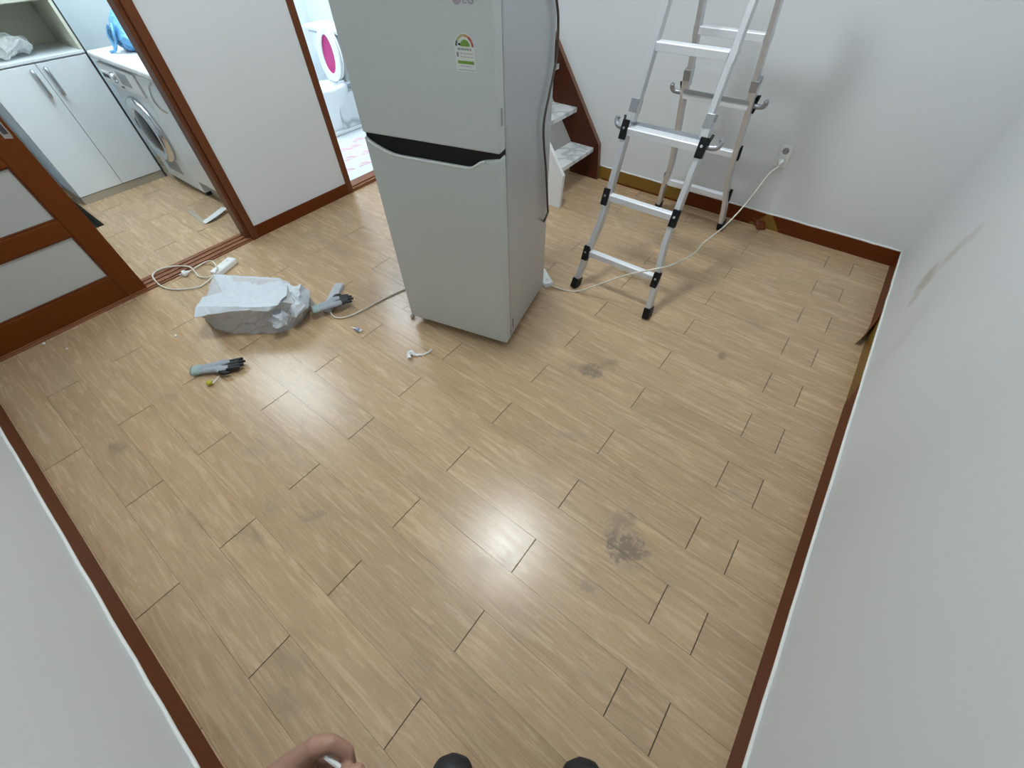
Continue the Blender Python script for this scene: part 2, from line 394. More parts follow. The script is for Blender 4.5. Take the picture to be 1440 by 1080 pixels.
# ---- kitchen floor and sunken dark entry
KY0 = .955
bm = B(); box(bm, -2.0, -.115, KY0, 2.26, -.12, -.0016); box(bm, -1.06, -.115, -.6, KY0, -.12, -.0016)
kfloor = struct(obj('floor', bm, 'joint'), 'wood-look plank floor of the kitchen beyond the sliding door', 'floor')
lay(kfloor, -2.0, -.115, KY0, 2.2, 5, 16); lay(kfloor, -1.06, -.115, -.1, KY0, -2, 8)
bm = B(); box(bm, -2.0, -1.06, -.6, KY0, -.16, -.09)
struct(obj('floor', bm, 'tile_dark'), 'dark sunken entry floor beside the white shoe cabinet', 'floor')
# ---- bathroom floor
bm = B(); box(bm, -2.0, -.115, 2.31, D, -.12, -.004)
bfloor = struct(obj('floor', bm, 'gloss'), 'white bathroom floor with small pink printed marks', 'floor')
for p in ((499, 207), (494, 223), (514, 231), (490, 241), (517, 215), (505, 197), (484, 212)):
    c = onz(p, -.003); bm = B()
    for rr in (.055, .034):
        pts = [(c.x+rr*.55*math.cos(a)*1.0-.35*rr*math.sin(a)*0, c.y+rr*math.sin(a)) for a in [math.radians(v) for v in range(-60, 241, 30)]]
        tube(bm, [(c.x-rr*math.sin(math.radians(v))*.9, c.y+rr*math.cos(math.radians(v)), -.0035) for v in range(-10, 191, 20)], .0035, 4, 0)
    box(bm, c.x-.004, c.x+.004, c.y-.05, c.y+.075, -.004, -.002)
    obj('print_mark', bm, 'pinkp', bfloor)

# ---- walls
bm = B(); box(bm, -.115, W+.1, D, D+.1, -.12, HC)
wall_back = struct(obj('wall_back', bm, 'wall'), 'pale grey-white wall behind the ladder and stairs', 'wall')
bm = B(); box(bm, W, W+.1, -.1, D, -.12, HC)
wall_right = struct(obj('wall_right', bm, 'wall_r'), 'pale wall with a brown scuff near the baseboard corner', 'wall')
bm = B(); box(bm, -.115, W, -.1, 0, -.12, HC)
struct(obj('wall_near', bm, 'wall'), 'pale wall meeting the sliding door, opposite the ladder wall', 'wall')
JK0, JK1, JB0, JB1, DH = 1.461, 1.531, 2.288, 2.331, 2.02
bm = B()
box(bm, -.115, 0, JK1, JB0, -.12, HC)
box(bm, -.115, 0, 3.03, D, -.12, HC)
box(bm, -.115, 0, 0, JK1, DH+.06, HC); box(bm, -.115, 0, JB0, 3.03, DH+.06, HC)
struct(obj('wall_left', bm, 'wall'), 'pale wall between the kitchen opening and the bathroom doorway', 'wall')
bm = B(); box(bm, -2.0, -.115, 2.2, 2.31, -.12, HK)
kw = struct(obj('wall_kitchen', bm, 'kwall'), 'bluish white wall behind the kitchen worktop', 'wall')
bm = B(); box(bm, -2.0, -.02, 2.197, 2.2, 1.30, 1.303); box(bm, -1.35, -1.347, 2.197, 2.2, .84, 1.30)
obj('grout_line', bm, 'grey', kw)
bm = B(); box(bm, -2.1, -2.0, -.6, D, -.12, HK)
struct(obj('wall_far', bm, 'kwall'), 'far white wall of the kitchen and bathroom', 'wall')
bm = B(); box(bm, -2.0, -.115, -.7, -.6, -.12, HK); box(bm, -.115, 0, -.7, -.1, -.12, HK)
struct(obj('wall_entry', bm, 'wall'), 'white wall at the end of the entry behind the sliding door', 'wall')
bm = B(); box(bm, -2.0, -.115, D-.005, D+.1, -.12, HK)
bw = struct(obj('wall_bathroom', bm, 'bwall'), 'white tiled bathroom wall behind the toilet', 'wall')
for i in range(5):
    for j in range(7):
        x0, z0 = -1.99+.365*i, .01+.33*j
        bm = B(); box(bm, x0+.003, x0+.362, D-.012, D-.005, z0+.003, min(z0+.327, HK))
        obj('tile', bm, 'bwall', bw)
bm = B(); box(bm, -.115, W+.1, -.1, D+.1, HC, HC+.1)
struct(obj('ceiling', bm, 'ceiling'), 'plain white papered ceiling high above the room', 'ceiling')
bm = B(); box(bm, -2.1, -.115, -.7, D+.1, HK, HK+.1); box(bm, -.115, 0, -.7, -.1, HK, HK+.1)
struct(obj('ceiling', bm, 'ceiling'), 'lower white ceiling of kitchen and bathroom', 'ceiling')

# ---- baseboards: ochre board, brown film over it, white caulk bead
def caulk(parent, a, b, nrm):
    bm = B(); pts = []
    n = 40
    for i in range(n+1):
        p = Vector(a).lerp(Vector(b), i/n); p += Vector(nrm)*random.uniform(-.0006, .0012); p.z += random.uniform(-.0012, .0012); pts.append(p)
    tube(bm, pts, .0055, 6, 0); return obj('caulk_bead', bm, 'caulk', parent, smooth=True)
bm = B(); box(bm, 1.43, W, D-.007, D, 0, HB)
bb = struct(obj('baseboard_back', bm, 'ochre'), 'ochre baseboard partly covered by brown film below the wall outlet', 'baseboard')
def film_back(poly):
    bm = B(); prism(bm, poly, lambda x, z: (x, D-.0085, z), lambda x, z: (x, D-.0072, z)); return obj('brown_film', bm, 'brownx', bb)
film_back([(2.16, .0), (2.62, .0), (2.60, .012), (2.66, .05), (2.69, HB), (2.13, HB), (2.15, .05)])
film_back([(2.80, 0), (W, 0), (W, HB), (2.72, HB), (2.76, .05)])
bm = B()  # loose curled tongue of film drooping to the floor
q = [[(2.60+.035*i/3*1.0+.05*j/4, D-.009-.05*(j/4)**2*(1-i/6), .055-.05*j/4+.006*math.sin(3*i)) for i in range(4)] for j in range(5)]
vs = [[bm.verts.new((x+.03+.03*(i-1.5)*.5*(1.15-.2*j_), y, max(z*.8, .002))) for i, (x, y, z) in enumerate(r)] for j_, r in enumerate(q)]
for r0, r1 in zip(vs, vs[1:]):
    for i in range(3): bm.faces.new((r0[i], r0[i+1], r1[i+1], r1[i]))
o = obj('film_flap', bm, 'brownx', bb, smooth=True); s = o.modifiers.new('s', 'SOLIDIFY'); s.thickness = .001
bm = B(); box(bm, 1.46, 2.2, D-.009, D-.006, 0, .012); obj('torn_film_edge', bm, 'brownx', bb)
caulk(bb, (1.43, D-.004, HB+.003), (W, D-.004, HB+.003), (0, -1, 0))

bm = B(); box(bm, W-.007, W, 0, D-.009, 0, HB)
br = struct(obj('baseboard_right', bm, 'ochre'), 'baseboard with peeling brown film and a bare ochre stretch', 'baseboard')
def film_right(poly):
    bm = B(); prism(bm, poly, lambda y, z: (W-.0085, y, z), lambda y, z: (W-.0072, y, z)); return obj('brown_film', bm, 'brown', br)
film_right([(0, 0), (2.33, 0), (2.36, .05), (2.385, HB), (0, HB)])
film_right([(2.97, 0), (D-.009, 0), (D-.009, HB), (2.98, HB)])
bm = B()  # peeled tongue bending into the room
rows = []
for j in range(9):
    t = j/8
    y = 2.975-.20*t; bend = .035*t**1.6
    rows.append([bm.verts.new((W-.009-bend*(1.0-.15*v/4), y, max(.001, HB*(v/4)*(1-.62*t)+.004*t)+.0)) for v in range(5)])
for r0, r1 in zip(rows, rows[1:]):
    for i in range(4): bm.faces.new((r0[i], r0[i+1], r1[i+1], r1[i]))
o = obj('film_flap', bm, 'brown', br, smooth=True); s = o.modifiers.new('s', 'SOLIDIFY'); s.thickness = .001
caulk(br, (W-.004, 0, HB+.003), (W-.004, D, HB+.003), (-1, 0, 0))

bm = B(); box(bm, .012, W-.009, 0, .009, 0, HB)
bn = struct(obj('baseboard_near', bm, 'brownx'), 'brown baseboard running to the sliding door, under a white caulk bead', 'baseboard')
caulk(bn, (.012, .004, HB+.003), (W, .004, HB+.003), (0, 1, 0))
bm = B(); box(bm, 0, .009, JK1, JB0, 0, .078)
struct(obj('baseboard_left', bm, 'brown'), 'short brown baseboard between the two door frames', 'baseboard')
bm = B(); box(bm, 0, .009, 3.07, D-.009, 0, HB)
struct(obj('baseboard_left', bm, 'brown'), 'short brown baseboard between bathroom frame and stairs', 'baseboard')

# ---- frames and sills
bm = B(); box(bm, -.125, .014, JK0+.022, JK1, 0, DH+.06); box(bm, -.09, -.006, JK0, JK0+.024, 0, DH)
box(bm, -.125, .014, 0, JK0+.022, DH, DH+.06)
struct(obj('trim_1', bm, 'brownv', bevel=.003), 'brown wooden frame of the kitchen sliding door', 'door frame')
bm = B()
box(bm, -.125, .01, .0, JK0+.022, -.001, .010)
for i, x in enumerate((-.102, -.058, -.013)): box(bm, x-.0155, x+.0155, 0, JK0+.022, .010, .019)
struct(obj('trim_2', bm, 'sill', bevel=.003), 'brown grooved threshold of the kitchen sliding door', 'threshold')
bm = B(); box(bm, -.125, .012, JB0, JB1, 0, DH+.06); box(bm, -.125, .012, 2.99, 3.03, 0, DH+.06); box(bm, -.125, .012, JB1, 2.99, DH, DH+.06)
struct(obj('trim_3', bm, 'brownv', bevel=.003), 'brown wooden frame of the bathroom doorway', 'door frame')
bm = B(); box(bm, -.125, .006, JB1, 2.99, -.004, .022); box(bm, -.06, -.02, JB1, 2.99, .022, .03)
struct(obj('trim_4', bm, 'sill', bevel=.003), 'brown stepped threshold of the bathroom doorway', 'threshold')

# ---- sliding door
door = empty('door_1', (0, .41, .02)); struct(door, 'brown sliding door with frosted glass panes, standing half open', 'door')
def dpart(name, y0, y1, z0, z1, m='doorb', x0=-.034, x1=.002, **kw):
    bm = B(); box(bm, x0, x1, y0, y1, z0, z1); return loc_part(name, bm, m, door, **kw)
ZR = [(.020, .153), (.402, .487), (.738, .822), (1.09, 1.17), (1.44, 1.52), (1.86, 2.0)]
dpart('stile', .711, .815, .020, 2.0, bevel=.004); dpart('stile', .012, .11, .020, 2.0, bevel=.004)
for a, b in ZR: dpart('rail', .11, .711, a, b, bevel=.004)
for (a, b), (c, d) in zip(ZR, ZR[1:]):
    dpart('glass_pane', .11, .711, b, c, 'glassf', -.020, -.014)
    bm = B()
    for (y0, y1, z0, z1) in ((.11, .118, b, c), (.703, .711, b, c), (.118, .703, b, b+.008), (.118, .703, c-.008, c)): box(bm, -.014, -.006, y0, y1, z0, z1)
    loc_part('glazing_bead', bm, 'brownv', door, bevel=.002)
bm = B(); prism(bm, [(.772, .835), (.800, .828), (.803, .845), (.803, .99), (.797, 1.0), (.778, 1.0), (.772, .99)], lambda y, z: (.002, y, z), lambda y, z: (.0065, y, z))
h = loc_part('pull_plate', bm, 'chrome', door, bevel=.002)
bm = B(); box(bm, .0062, .0072, .779, .797, .85, .98); loc_part('finger_recess', bm, 'dark', door)
dpart('bottom_track', .0, .815, .0105, .020, 'brownv', -.03, .0)

# ================================================================== LAMPS (above the frame)
def lamp(name, c, sx, sy, m, label, zc=HK):
    t = empty(name, (c[0], c[1], zc)); tag(t, label, 'lamp')
    bm = B(); box(bm, -sx/2-.02, sx/2+.02, -sy/2-.02, sy/2+.02, -.02, 0); obj('housing', bm, 'white', t, bevel=.008)
    bm = B(); box(bm, -sx/2, sx/2, -sy/2, sy/2, -.10, -.02); obj('diffuser', bm, m, t)
lamp('ceiling_lamp', (1.88, 1.74), .26, .24, 'lamp_room', 'square white ceiling lamp over the middle of the room', HC)
lamp('ceiling_lamp', (-.98, 1.42), 1.1, .50, 'lamp_kit', 'cool white ceiling lamp over the kitchen')
lamp('ceiling_lamp', (-1.05, 2.95), .40, .40, 'lamp_bath', 'cool white ceiling lamp over the bathroom')

# ================================================================== FRIDGE
FA = math.radians(14.0); FW, FD = .560, .525
ex = Vector((math.cos(FA), math.sin(FA), 0)); ey = Vector((-math.sin(FA), math.cos(FA), 0))
FRc = Vector((2.018, 1.703, 0)); fo = FRc-ex*FW/2+ey*FD/2
fr = empty('refrigerator', fo, FA); tag(fr, 'silver two-door refrigerator with black recessed handle in the middle of the floor', 'refrigerator')
hx, hy = FW/2, FD/2
bm = B(); box(bm, -hx+.004, hx-.004, -hy+.062, hy, .032, 1.64); obj('body', bm, 'fridges', fr, bevel=.008)
bm = B(); box(bm, -hx+.010, hx-.010, -hy+.050, -hy+.063, .05, 1.63); obj('gasket', bm, 'dark', fr)
bm = B()
poly = [(-.280, .040), (.280, .040), (.280, .912), (.250, .905), (.228, .901), (.205, .894), (.185, .880), (.168, .870), (.150, .867), (-.130, .866), (-.160, .868), (-.195, .876), (-.235, .890), (-.262, .904), (-.280, .914)]
prism(bm, poly, lambda x, z: (x, -hy, z), lambda x, z: (x, -hy+.050, z)); obj('lower_door', bm, 'fridge', fr, bevel=.007, seg=3)
bm = B()
lip = [(.225, .900), (.205, .894), (.185, .880), (.168, .870), (.150, .867), (-.130, .866), (-.160, .868), (-.195, .876), (-.235, .890), (-.262, .904)]
sweep(bm, [(x, -hy-.001, z-.003) for x, z in lip], circ(.0045, 8), (0, 1, 0)); obj('lip_highlight', bm, 'lip', fr, smooth=True)  # pale strip paints the highlight along the lip of the recess
bm = B(); box(bm, -hx+.006, hx-.006, -hy+.010, -hy+.060, .866, .928); obj('handle_recess', bm, 'black', fr)
bm = B(); box(bm, -hx, hx, -hy, -hy+.050, .926, 1.64); ud = obj('upper_door', bm, 'fridge', fr, bevel=.007, seg=3)
bm = B(); box(bm, hx-.03, hx-.002, -hy+.004, -hy+.05, .912, .926); obj('hinge', bm, 'black', fr)
bm = B(); box(bm, hx-.004, hx+.0015, -hy+.018, -hy+.034, 1.005, 1.055); obj('hinge_cover', bm, 'grey', fr, bevel=.002)
bm = B(); box(bm, hx-.006, hx-.0025, -hy+.085, -hy+.090, .075, .135); obj('side_slot', bm, 'dark', fr)
bm = B(); box(bm, hx-.006, hx+.001, -hy+.045, -hy+.056, .038, .085); obj('door_stop', bm, 'grey', fr)
for sx in (-1, 1):
    for sy, m in ((-1, 'black' if sx > 0 else 'plastic'), (1, 'black')):
        bm = B(); lathe(bm, [(.016, 0), (.018, .004), (.018, .02), (.012, .034)], 14, Matrix.Translation((sx*(hx-.035), sy*(hy-.045)+(.02 if sy < 0 else 0), 0)))
        obj('foot', bm, m, fr)
bm = B(); box(bm, -hx+.02, hx-.02, -hy+.06, hy-.02, .018, .033); obj('base_pan', bm, 'blackm', fr)
# energy label on the upper door
sx0, sx1, sz0, sz1 = hx-.132, hx-.067, 1.146, 1.205; smid = (sx0+sx1)/2; srad = (sx1-sx0)/2
pl = [(sx0, sz0), (sx1, sz0)]+[(smid+srad*math.cos(math.radians(a)), sz1+srad*math.sin(math.radians(a))*.95) for a in range(0, 181, 12)]
yb = -hy
bm = B(); prism(bm, pl, lambda x, z: (x, yb-.0010, z), lambda x, z: (x, yb+.0005, z)); lab = obj('energy_label', bm, 'label', fr); lab['label'] = 'small white energy label with coloured arc and green dome'
def flat(name, poly, m, parent=lab, dy=.0013):
    bm = B(); prism(bm, poly, lambda x, z: (x, yb-dy, z), lambda x, z: (x, yb-.0009, z)); return obj(name, bm, m, parent)
seg = [('dgreen', 150, 178), ('lgreen', 121, 149), ('tan', 91, 120), ('orange', 61, 90), ('red', 31, 60), ('red', 2, 30)]
for m_, a0, a1 in seg:
    an = [math.radians(a0+(a1-a0)*i/4) for i in range(5)]
    flat('arc_segment', [(smid+.030*math.cos(a), sz1+.029*math.sin(a)) for a in an]+[(smid+.0235*math.cos(a), sz1+.0225*math.sin(a)) for a in an[::-1]], m_)
flat('green_dome', [(smid+.002+.0155*math.cos(math.radians(a)), sz1+.001+.016*math.sin(math.radians(a))) for a in range(0, 181, 15)], 'green')
flat('black_pointer', [(smid-.021, sz1+.004), (smid-.013, sz1+.002), (smid-.013, sz1+.008), (smid-.019, sz1+.008)], 'black')
for i in range(9): flat('print_letter', [(smid-.022+.005*i, sz1-.008), (smid-.0188+.005*i, sz1-.008), (smid-.0188+.005*i, sz1-.003), (smid-.022+.005*i, sz1-.003)], 'ink' if i % 3 else 'dgreen')
flat('print_figure', [(sx0+.005, sz1-.024), (sx0+.011, sz1-.024), (sx0+.011, sz1-.013), (sx0+.005, sz1-.013)], 'ink')
for i in range(4):
    for j in range(2): flat('print_line', [(sx0+.017+.011*i, sz1-.016-.008*j), (sx0+.025+.011*i, sz1-.016-.008*j), (sx0+.025+.011*i, sz1-.0145-.008*j), (sx0+.017+.011*i, sz1-.0145-.008*j)], 'grey')
flat('green_bar', [(sx0+.007, sz1-.040), (sx1-.005, sz1-.040), (sx1-.005, sz1-.0325), (sx0+.007, sz1-.0325)], 'green')
flat('print_line', [(sx0+.015, sz1-.046), (sx1-.014, sz1-.046), (sx1-.014, sz1-.0447), (sx0+.015, sz1-.0447)], 'grey')
flat('print_line', [(sx0+.006, sz0+.004), (sx1-.006, sz0+.004), (sx1-.006, sz0+.0052), (sx0+.006, sz0+.0052)], 'ink')
# brand mark near the top of the upper door
def text_mesh(name, s, size, m, parent, mtx, ext=.0006):
    cu = bpy.data.curves.new(name, 'FONT'); cu.body = s; cu.size = size; cu.extrude = ext; cu.align_x = 'CENTER'
    t = bpy.data.objects.new(name, cu); COL.objects.link(t)
    dg = bpy.context.evaluated_depsgraph_get(); me = bpy.data.meshes.new_from_object(t.evaluated_get(dg))
    bpy.data.objects.remove(t); me.transform(mtx); me.materials.append(M[m])
    o = bpy.data.objects.new(name, me); COL.objects.link(o); o.parent = parent; return o
RX = Matrix.Rotation(math.radians(90), 4, 'X')
bm = B(); lathe(bm, [(.0145, 0), (.0145, .0012)], 28, Matrix.Translation((hx-.112, yb-.0001, 1.309)) @ RX); em = obj('emblem', bm, 'mauve', fr)
text_mesh('emblem_letter', 'LG', .014, 'label', em, Matrix.Translation((hx-.112, yb-.0014, 1.304)) @ RX, .0003)
text_mesh('brand_letters', 'LG', .030, 'mauve', fr, Matrix.Translation((hx-.078, yb-.0008, 1.298)) @ RX)

# ================================================================== LADDER
LCX = 2.247
lad = empty('step_ladder', (LCX, 2.90, 0)); tag(lad, 'folding aluminium step ladder with black brackets standing before the back wall', 'ladder')
T = .30; NL = math.hypot(1, T); APEX = (3.460-2.345)/2/T
class Frame:
    def __init__(s, y0, sg):
        s.o = Vector((LCX, y0, 0)); s.es = Vector((0, sg*T, 1))/NL; s.en = Vector((0, -sg, T))/NL   # en points outward
    def p(s, x, z, n=0): return s.o+Vector((x, 0, 0))+s.es*(z*NL)+s.en*n
for idx, (y0, sg, rz) in enumerate(((2.345, 1, (.205, .490, .770, 1.066)), (3.460, -1, (.235, .505, .762, 1.045)))):
    F_ = Frame(y0, sg)
    for sx in (-1, 1):
        # outer section with flared foot
        bm = B(); sweep(bm, spline([F_.p(sx*.224, .025), F_.p(sx*.207, .19), F_.p(sx*.186, .32), F_.p(sx*.178, .42), F_.p(sx*.176, .86)], 5), rect(.026, .050), F_.en); loc_part('outer_rail', bm, 'alu', lad, bevel=.003)
        bm = B(); sweep(bm, [F_.p(sx*.164, .80), F_.p(sx*.158, APEX-.05)], rect(.024, .044), F_.en); loc_part('inner_rail', bm, 'alu', lad, bevel=.003)
        bm = B(); sweep(bm, [F_.p(sx*.2275, -.0), F_.p(sx*.222, .056)], rect(.036, .064), F_.en); ft = loc_part('rubber_foot', bm, 'black', lad, bevel=.004)
        # collar at the top of the outer section
        bm = B(); sweep(bm, [F_.p(sx*.170, .835), F_.p(sx*.170, .885)], rect(.036, .053), F_.en); loc_part('collar', bm, 'steel', lad, bevel=.002)
        # dark rung end mark on the inner rail
        bm = B(); sweep(bm, [F_.p(sx*.164, rz[3]-.022), F_.p(sx*.164, rz[3]+.022)], rect(.0245, .0445), F_.en); loc_part('rung_ferrule', bm, 'alu', lad)
        # black brackets
        for k in range(3):
            bx = (.205, .182, .182)[k]
            bm = B(); sweep(bm, [F_.p(sx*bx, rz[k]-.040, .020), F_.p(sx*bx, rz[k]+.036, .020)], rect(.034, .026), F_.en); br_ = loc_part('bracket', bm, 'black', lad, bevel=.003)
            bm = B(); q0 = F_.p(sx*bx, rz[k]+.004, .036); sweep(bm, [q0-F_.en*.006, q0+F_.en*.001], circ(.006, 10), F_.es); loc_part('rivet', bm, 'chrome', lad)
        # J shaped locking lever beside the third rung
        bm = B()
        tube(bm, [F_.p(sx*.185, rz[2]+.004, .0), F_.p(sx*.215, rz[2]+.004, -.002), F_.p(sx*.236, rz[2]+.010, -.006), F_.p(sx*.246, rz[2]+.028, -.008), F_.p(sx*.242, rz[2]+.040, -.008)], .0115, 10)
        loc_part('locking_lever', bm, 'steel', lad, smooth=True)
        bm = B(); tube(bm, [F_.p(sx*.196, rz[2]+.01, .008), F_.p(sx*.205, rz[2]+.05, .004)], .006, 8, 2); loc_part('lever_pin', bm, 'blackm', lad, smooth=True)
        
    for k, z in enumerate((*rz, rz[3]+.283, rz[3]+.566)):
        hwid = (.200, .172, .172, .150, .150, .150)[k]
        dpt = (.034, .034, .058, .046, .046, .046)[k]
        # rung: ribbed tread, horizontal on top
        bm = B(); c0, c1 = F_.p(-hwid, z), F_.p(hwid, z)
        sec = [(-dpt/2, -.016), (dpt/2, -.016), (dpt/2, .012), (dpt/2-.004, .016), (dpt/6, .014), (0, .016), (-dpt/6, .014), (-dpt/2+.004, .016), (-dpt/2, .012)]
        sweep(bm, [c0, c1], sec, (0, 0, 1)); loc_part('rung', bm, 'alur', lad, bevel=.0015)
        if k == 2:
            bm = B(); sweep(bm, [F_.p(-hwid, z+.026, -.022), F_.p(hwid, z+.026, -.022)], rect(.010, .018), (0, 0, 1)); loc_part('rung_backing', bm, 'steel', lad)
for sx in (-1, 1):
    bm = B(); c = Vector((LCX+sx*.158, 2.9025, APEX-.045))
    lathe(bm, [(.012, -.017), (.045, -.017), (.048, -.012), (.048, .012), (.045, .017), (.012, .017)], 20, Matrix.Translation(c) @ Matrix.Rotation(math.pi/2, 4, 'Y')); loc_part('hinge', bm, 'black', lad)

# ================================================================== STAIRS
st = empty('loft_stairs', (1.3, 3.33, 0)); tag(st, 'steep loft stairs with marbled treads and a dark brown side board', 'stairs')
SL = (.875-.245)/(1.407-.939)
def up_to(x0, z0, z1): return (x0-(z1-z0)/SL, z1)
ztop = 1.68
bp_ = [(1.176, 0), (1.433, 0), (1.410, .245), up_to(1.410, .245, ztop), up_to(1.164, .229, ztop), (1.164, .229)]
bm = B(); prism(bm, bp_, lambda x, z: (x, D-.036, z), lambda x, z: (x, D-.001, z)); sb = loc_part('side_board', bm, 'stairb', st); sb['label'] = 'dark brown side board on the wall'
bm = B(); sweep(bm, [(1.4335, D-.018, .0), (1.4105, D-.018, .245), (*[up_to(1.4105, .245, ztop)[0]], D-.018, ztop)], rect(.003, .036), (0, 1, 0)); loc_part('edge_band', bm, 'stairedge', st)
wp = [(1.352, 0), (1.443, 0), (1.456, .228), up_to(1.456, .228, ztop), up_to(1.215, .228, ztop), (1.295, .12)]
bm = B(); prism(bm, wp, lambda x, z: (x, 3.050, z), lambda x, z: (x, 3.078, z)); sw = loc_part('side_board', bm, 'white', st, bevel=.002); sw['label'] = 'white side board'
for k in range(6):
    zt = .222+.2355*k; xf = 1.372-.176*k
    bm = B(); box(bm, xf-.205, xf, 3.078, D-.036, zt-.030, zt); loc_part('tread', bm, 'marble', st, bevel=.002)

# ================================================================== KITCHEN
def kp(t, name, m, *b, **kw):
    bm = B(); box(bm, *b); return loc_part(name, bm, m, t, **kw)
# shoe cabinet (front plane x=-1.5)
sc = empty('shoe_cabinet', (-1.7, 1.29, 0)); tag(sc, 'tall white two-door cabinet with an open cream niche beside the washing machine', 'cabinet')
kp(sc, 'plinth', 'plinth', -1.95, -1.505, .99, 1.578, 0, .052)
kp(sc, 'carcass', 'cab', -1.96, -1.52, .985, 1.580, .054, .822)
for y0, y1, hy_ in ((.990, 1.2835, 1.243), (1.2865, 1.578, 1.318)):
    d_ = kp(sc, 'door', 'cab', -1.519, -1.500, y0, y1, .056, .815, bevel=.002)
    bm = B(); tube(bm, [(-1.502, hy_, .785), (-1.478, hy_, .780), (-1.474, hy_, .715), (-1.478, hy_, .650), (-1.502, hy_, .645)], .0105, 8); h_ = loc_part('handle', bm, 'chrome', sc, smooth=True)
    h_.parent = d_
kp(sc, 'gap_shade', 'dark', -1.52, -1.503, 1.5805, 1.591, .0, 2.3)  # dark strip standing in for the shaded gap beside the washer
kp(sc, 'shelf', 'cab', -1.96, -1.498, .985, 1.580, .8225, .840, bevel=.003)
kp(sc, 'niche_back', 'cream', -1.96, -1.945, 1.003, 1.562, .841, 1.09)
kp(sc, 'niche_side', 'cream', -1.945, -1.51, .985, 1.003, .841, 1.09); kp(sc, 'niche_side', 'cream', -1.945, -1.500, 1.562, 1.580, .841, 1.09)
kp(sc, 'upper_box', 'cream', -1.96, -1.52, .985, 1.580, 1.091, 2.3)
for y0, y1 in ((.990, 1.2835), (1.2865, 1.578)): kp(sc, 'upper_door', 'cream', -1.519, -1.500, y0, y1, 1.096, 2.29, bevel=.002)
# crumpled clear wrap on the niche shelf
def crumple(bm, amt, freq, seed=0):
    for v in bm.verts:
        n = noise.noise_vector(v.co*freq+Vector((seed, 0, 0)))
        n2 = noise.noise_vector(v.co*freq*2.7+Vector((0, seed, 0)))
        v.co += n*amt+n2*amt*.4
bm = B(); ball(bm, (0, 0, .055), (.13, .14, .05), 4); crumple(bm, .035, 14, 3)
for v in bm.verts: v.co.z = max(v.co.z, 0)
o = obj('plastic_wrap', bm, 'film', smooth=False); o.location = (-1.66, 1.22, .841); tag(o, 'crumpled clear plastic wrapping on the white cabinet shelf', 'wrapper')
# worktop
bm = B(); box(bm, -1.498, -.13, 1.585, 2.2, .795, .832)
tag(obj('kitchen_worktop', bm, 'white', bevel=.012, seg=3), 'white kitchen worktop with rounded front edge above the washing machine', 'worktop')
# washing machine (front plane y=1.6)
wm = empty('washing_machine', (-1.155, 1.88, 0)); tag(wm, 'front-loading white washing machine built in under the worktop', 'washing machine')
kp(wm, 'body', 'cab', -1.452, -.862, 1.606, 2.17, .028, .780, bevel=.006)
kp(wm, 'control_panel', 'plastic', -1.450, -.864, 1.592, 1.606, .655, .778, bevel=.004)
kp(wm, 'display', 'grey', -1.150, -1.000, 1.589, 1.592, .690, .762)
kp(wm, 'detergent_drawer', 'plastic', -1.445, -1.290, 1.584, 1.592, .672, .735, bevel=.003)
kp(wm, 'drawer_grip', 'dark', -1.42, -1.315, 1.5825, 1.584, .700, .722)
bm = B(); lathe(bm, [(.0, 0), (.032, 0), (.030, .020), (.0, .022)][1:], 20, Matrix.Translation((-1.235, 1.592, .717)) @ RX); loc_part('knob', bm, 'chrome', wm)
for i in range(4): kp(wm, 'button', 'dark', -1.20+.012*i, -1.193+.012*i, 1.590, 1.592, .664, .676)
RXm = Matrix.Translation((-1.165, 1.606, .405)) @ RX
bm = B(); lathe(bm, [(.130, .0), (.208, .0), (.212, .012), (.205, .030), (.185, .042), (.160, .044), (.140, .036), (.130, .020)], 40, RXm); loc_part('door_ring', bm, 'chrome', wm, smooth=True)
bm = B(); lathe(bm, [(.138, .006), (.136, .026), (.110, .042), (.06, .054), (.01, .058)], 36, RXm); loc_part('door_glass', bm, 'glassd', wm, smooth=True)
kp(wm, 'filter_cover', 'grey', -1.335, -1.10, 1.603, 1.606, .105, .20)
kp(wm, 'kick_strip', 'blackm', -1.45, -.90, 1.63, 1.66, .0, .03)
for x_ in (-1.42, -.895): kp(wm, 'foot', 'blackm', x_-.02, x_+.02, 1.62, 1.66, 0, .028)
# base cabinet with bow handle
bc = empty('base_cabinet', (-.49, 1.88, 0)); tag(bc, 'glossy white base cabinet with a curved bow handle next to the washing machine', 'cabinet')
kp(bc, 'carcass', 'cab', -.855, -.135, 1.622, 2.19, .12, .793)
kp(bc, 'plinth', 'plinth', -.855, -.135, 1.650, 1.67, 0, .118)
for x0, x1, hx_ in ((-.853, -.4965, -.635), (-.4935, -.137, -.43)):
    d_ = kp(bc, 'door', 'gloss', x0, x1, 1.602, 1.6215, .125, .787, bevel=.002)
    bm = B(); tube(bm, [(hx_, 1.603, .77), (hx_, 1.580, .745), (hx_, 1.568, .69), (hx_, 1.580, .635), (hx_, 1.603, .61)], .007, 8); h_ = loc_part('handle', bm, 'chrome', bc, smooth=True); h_.parent = d_
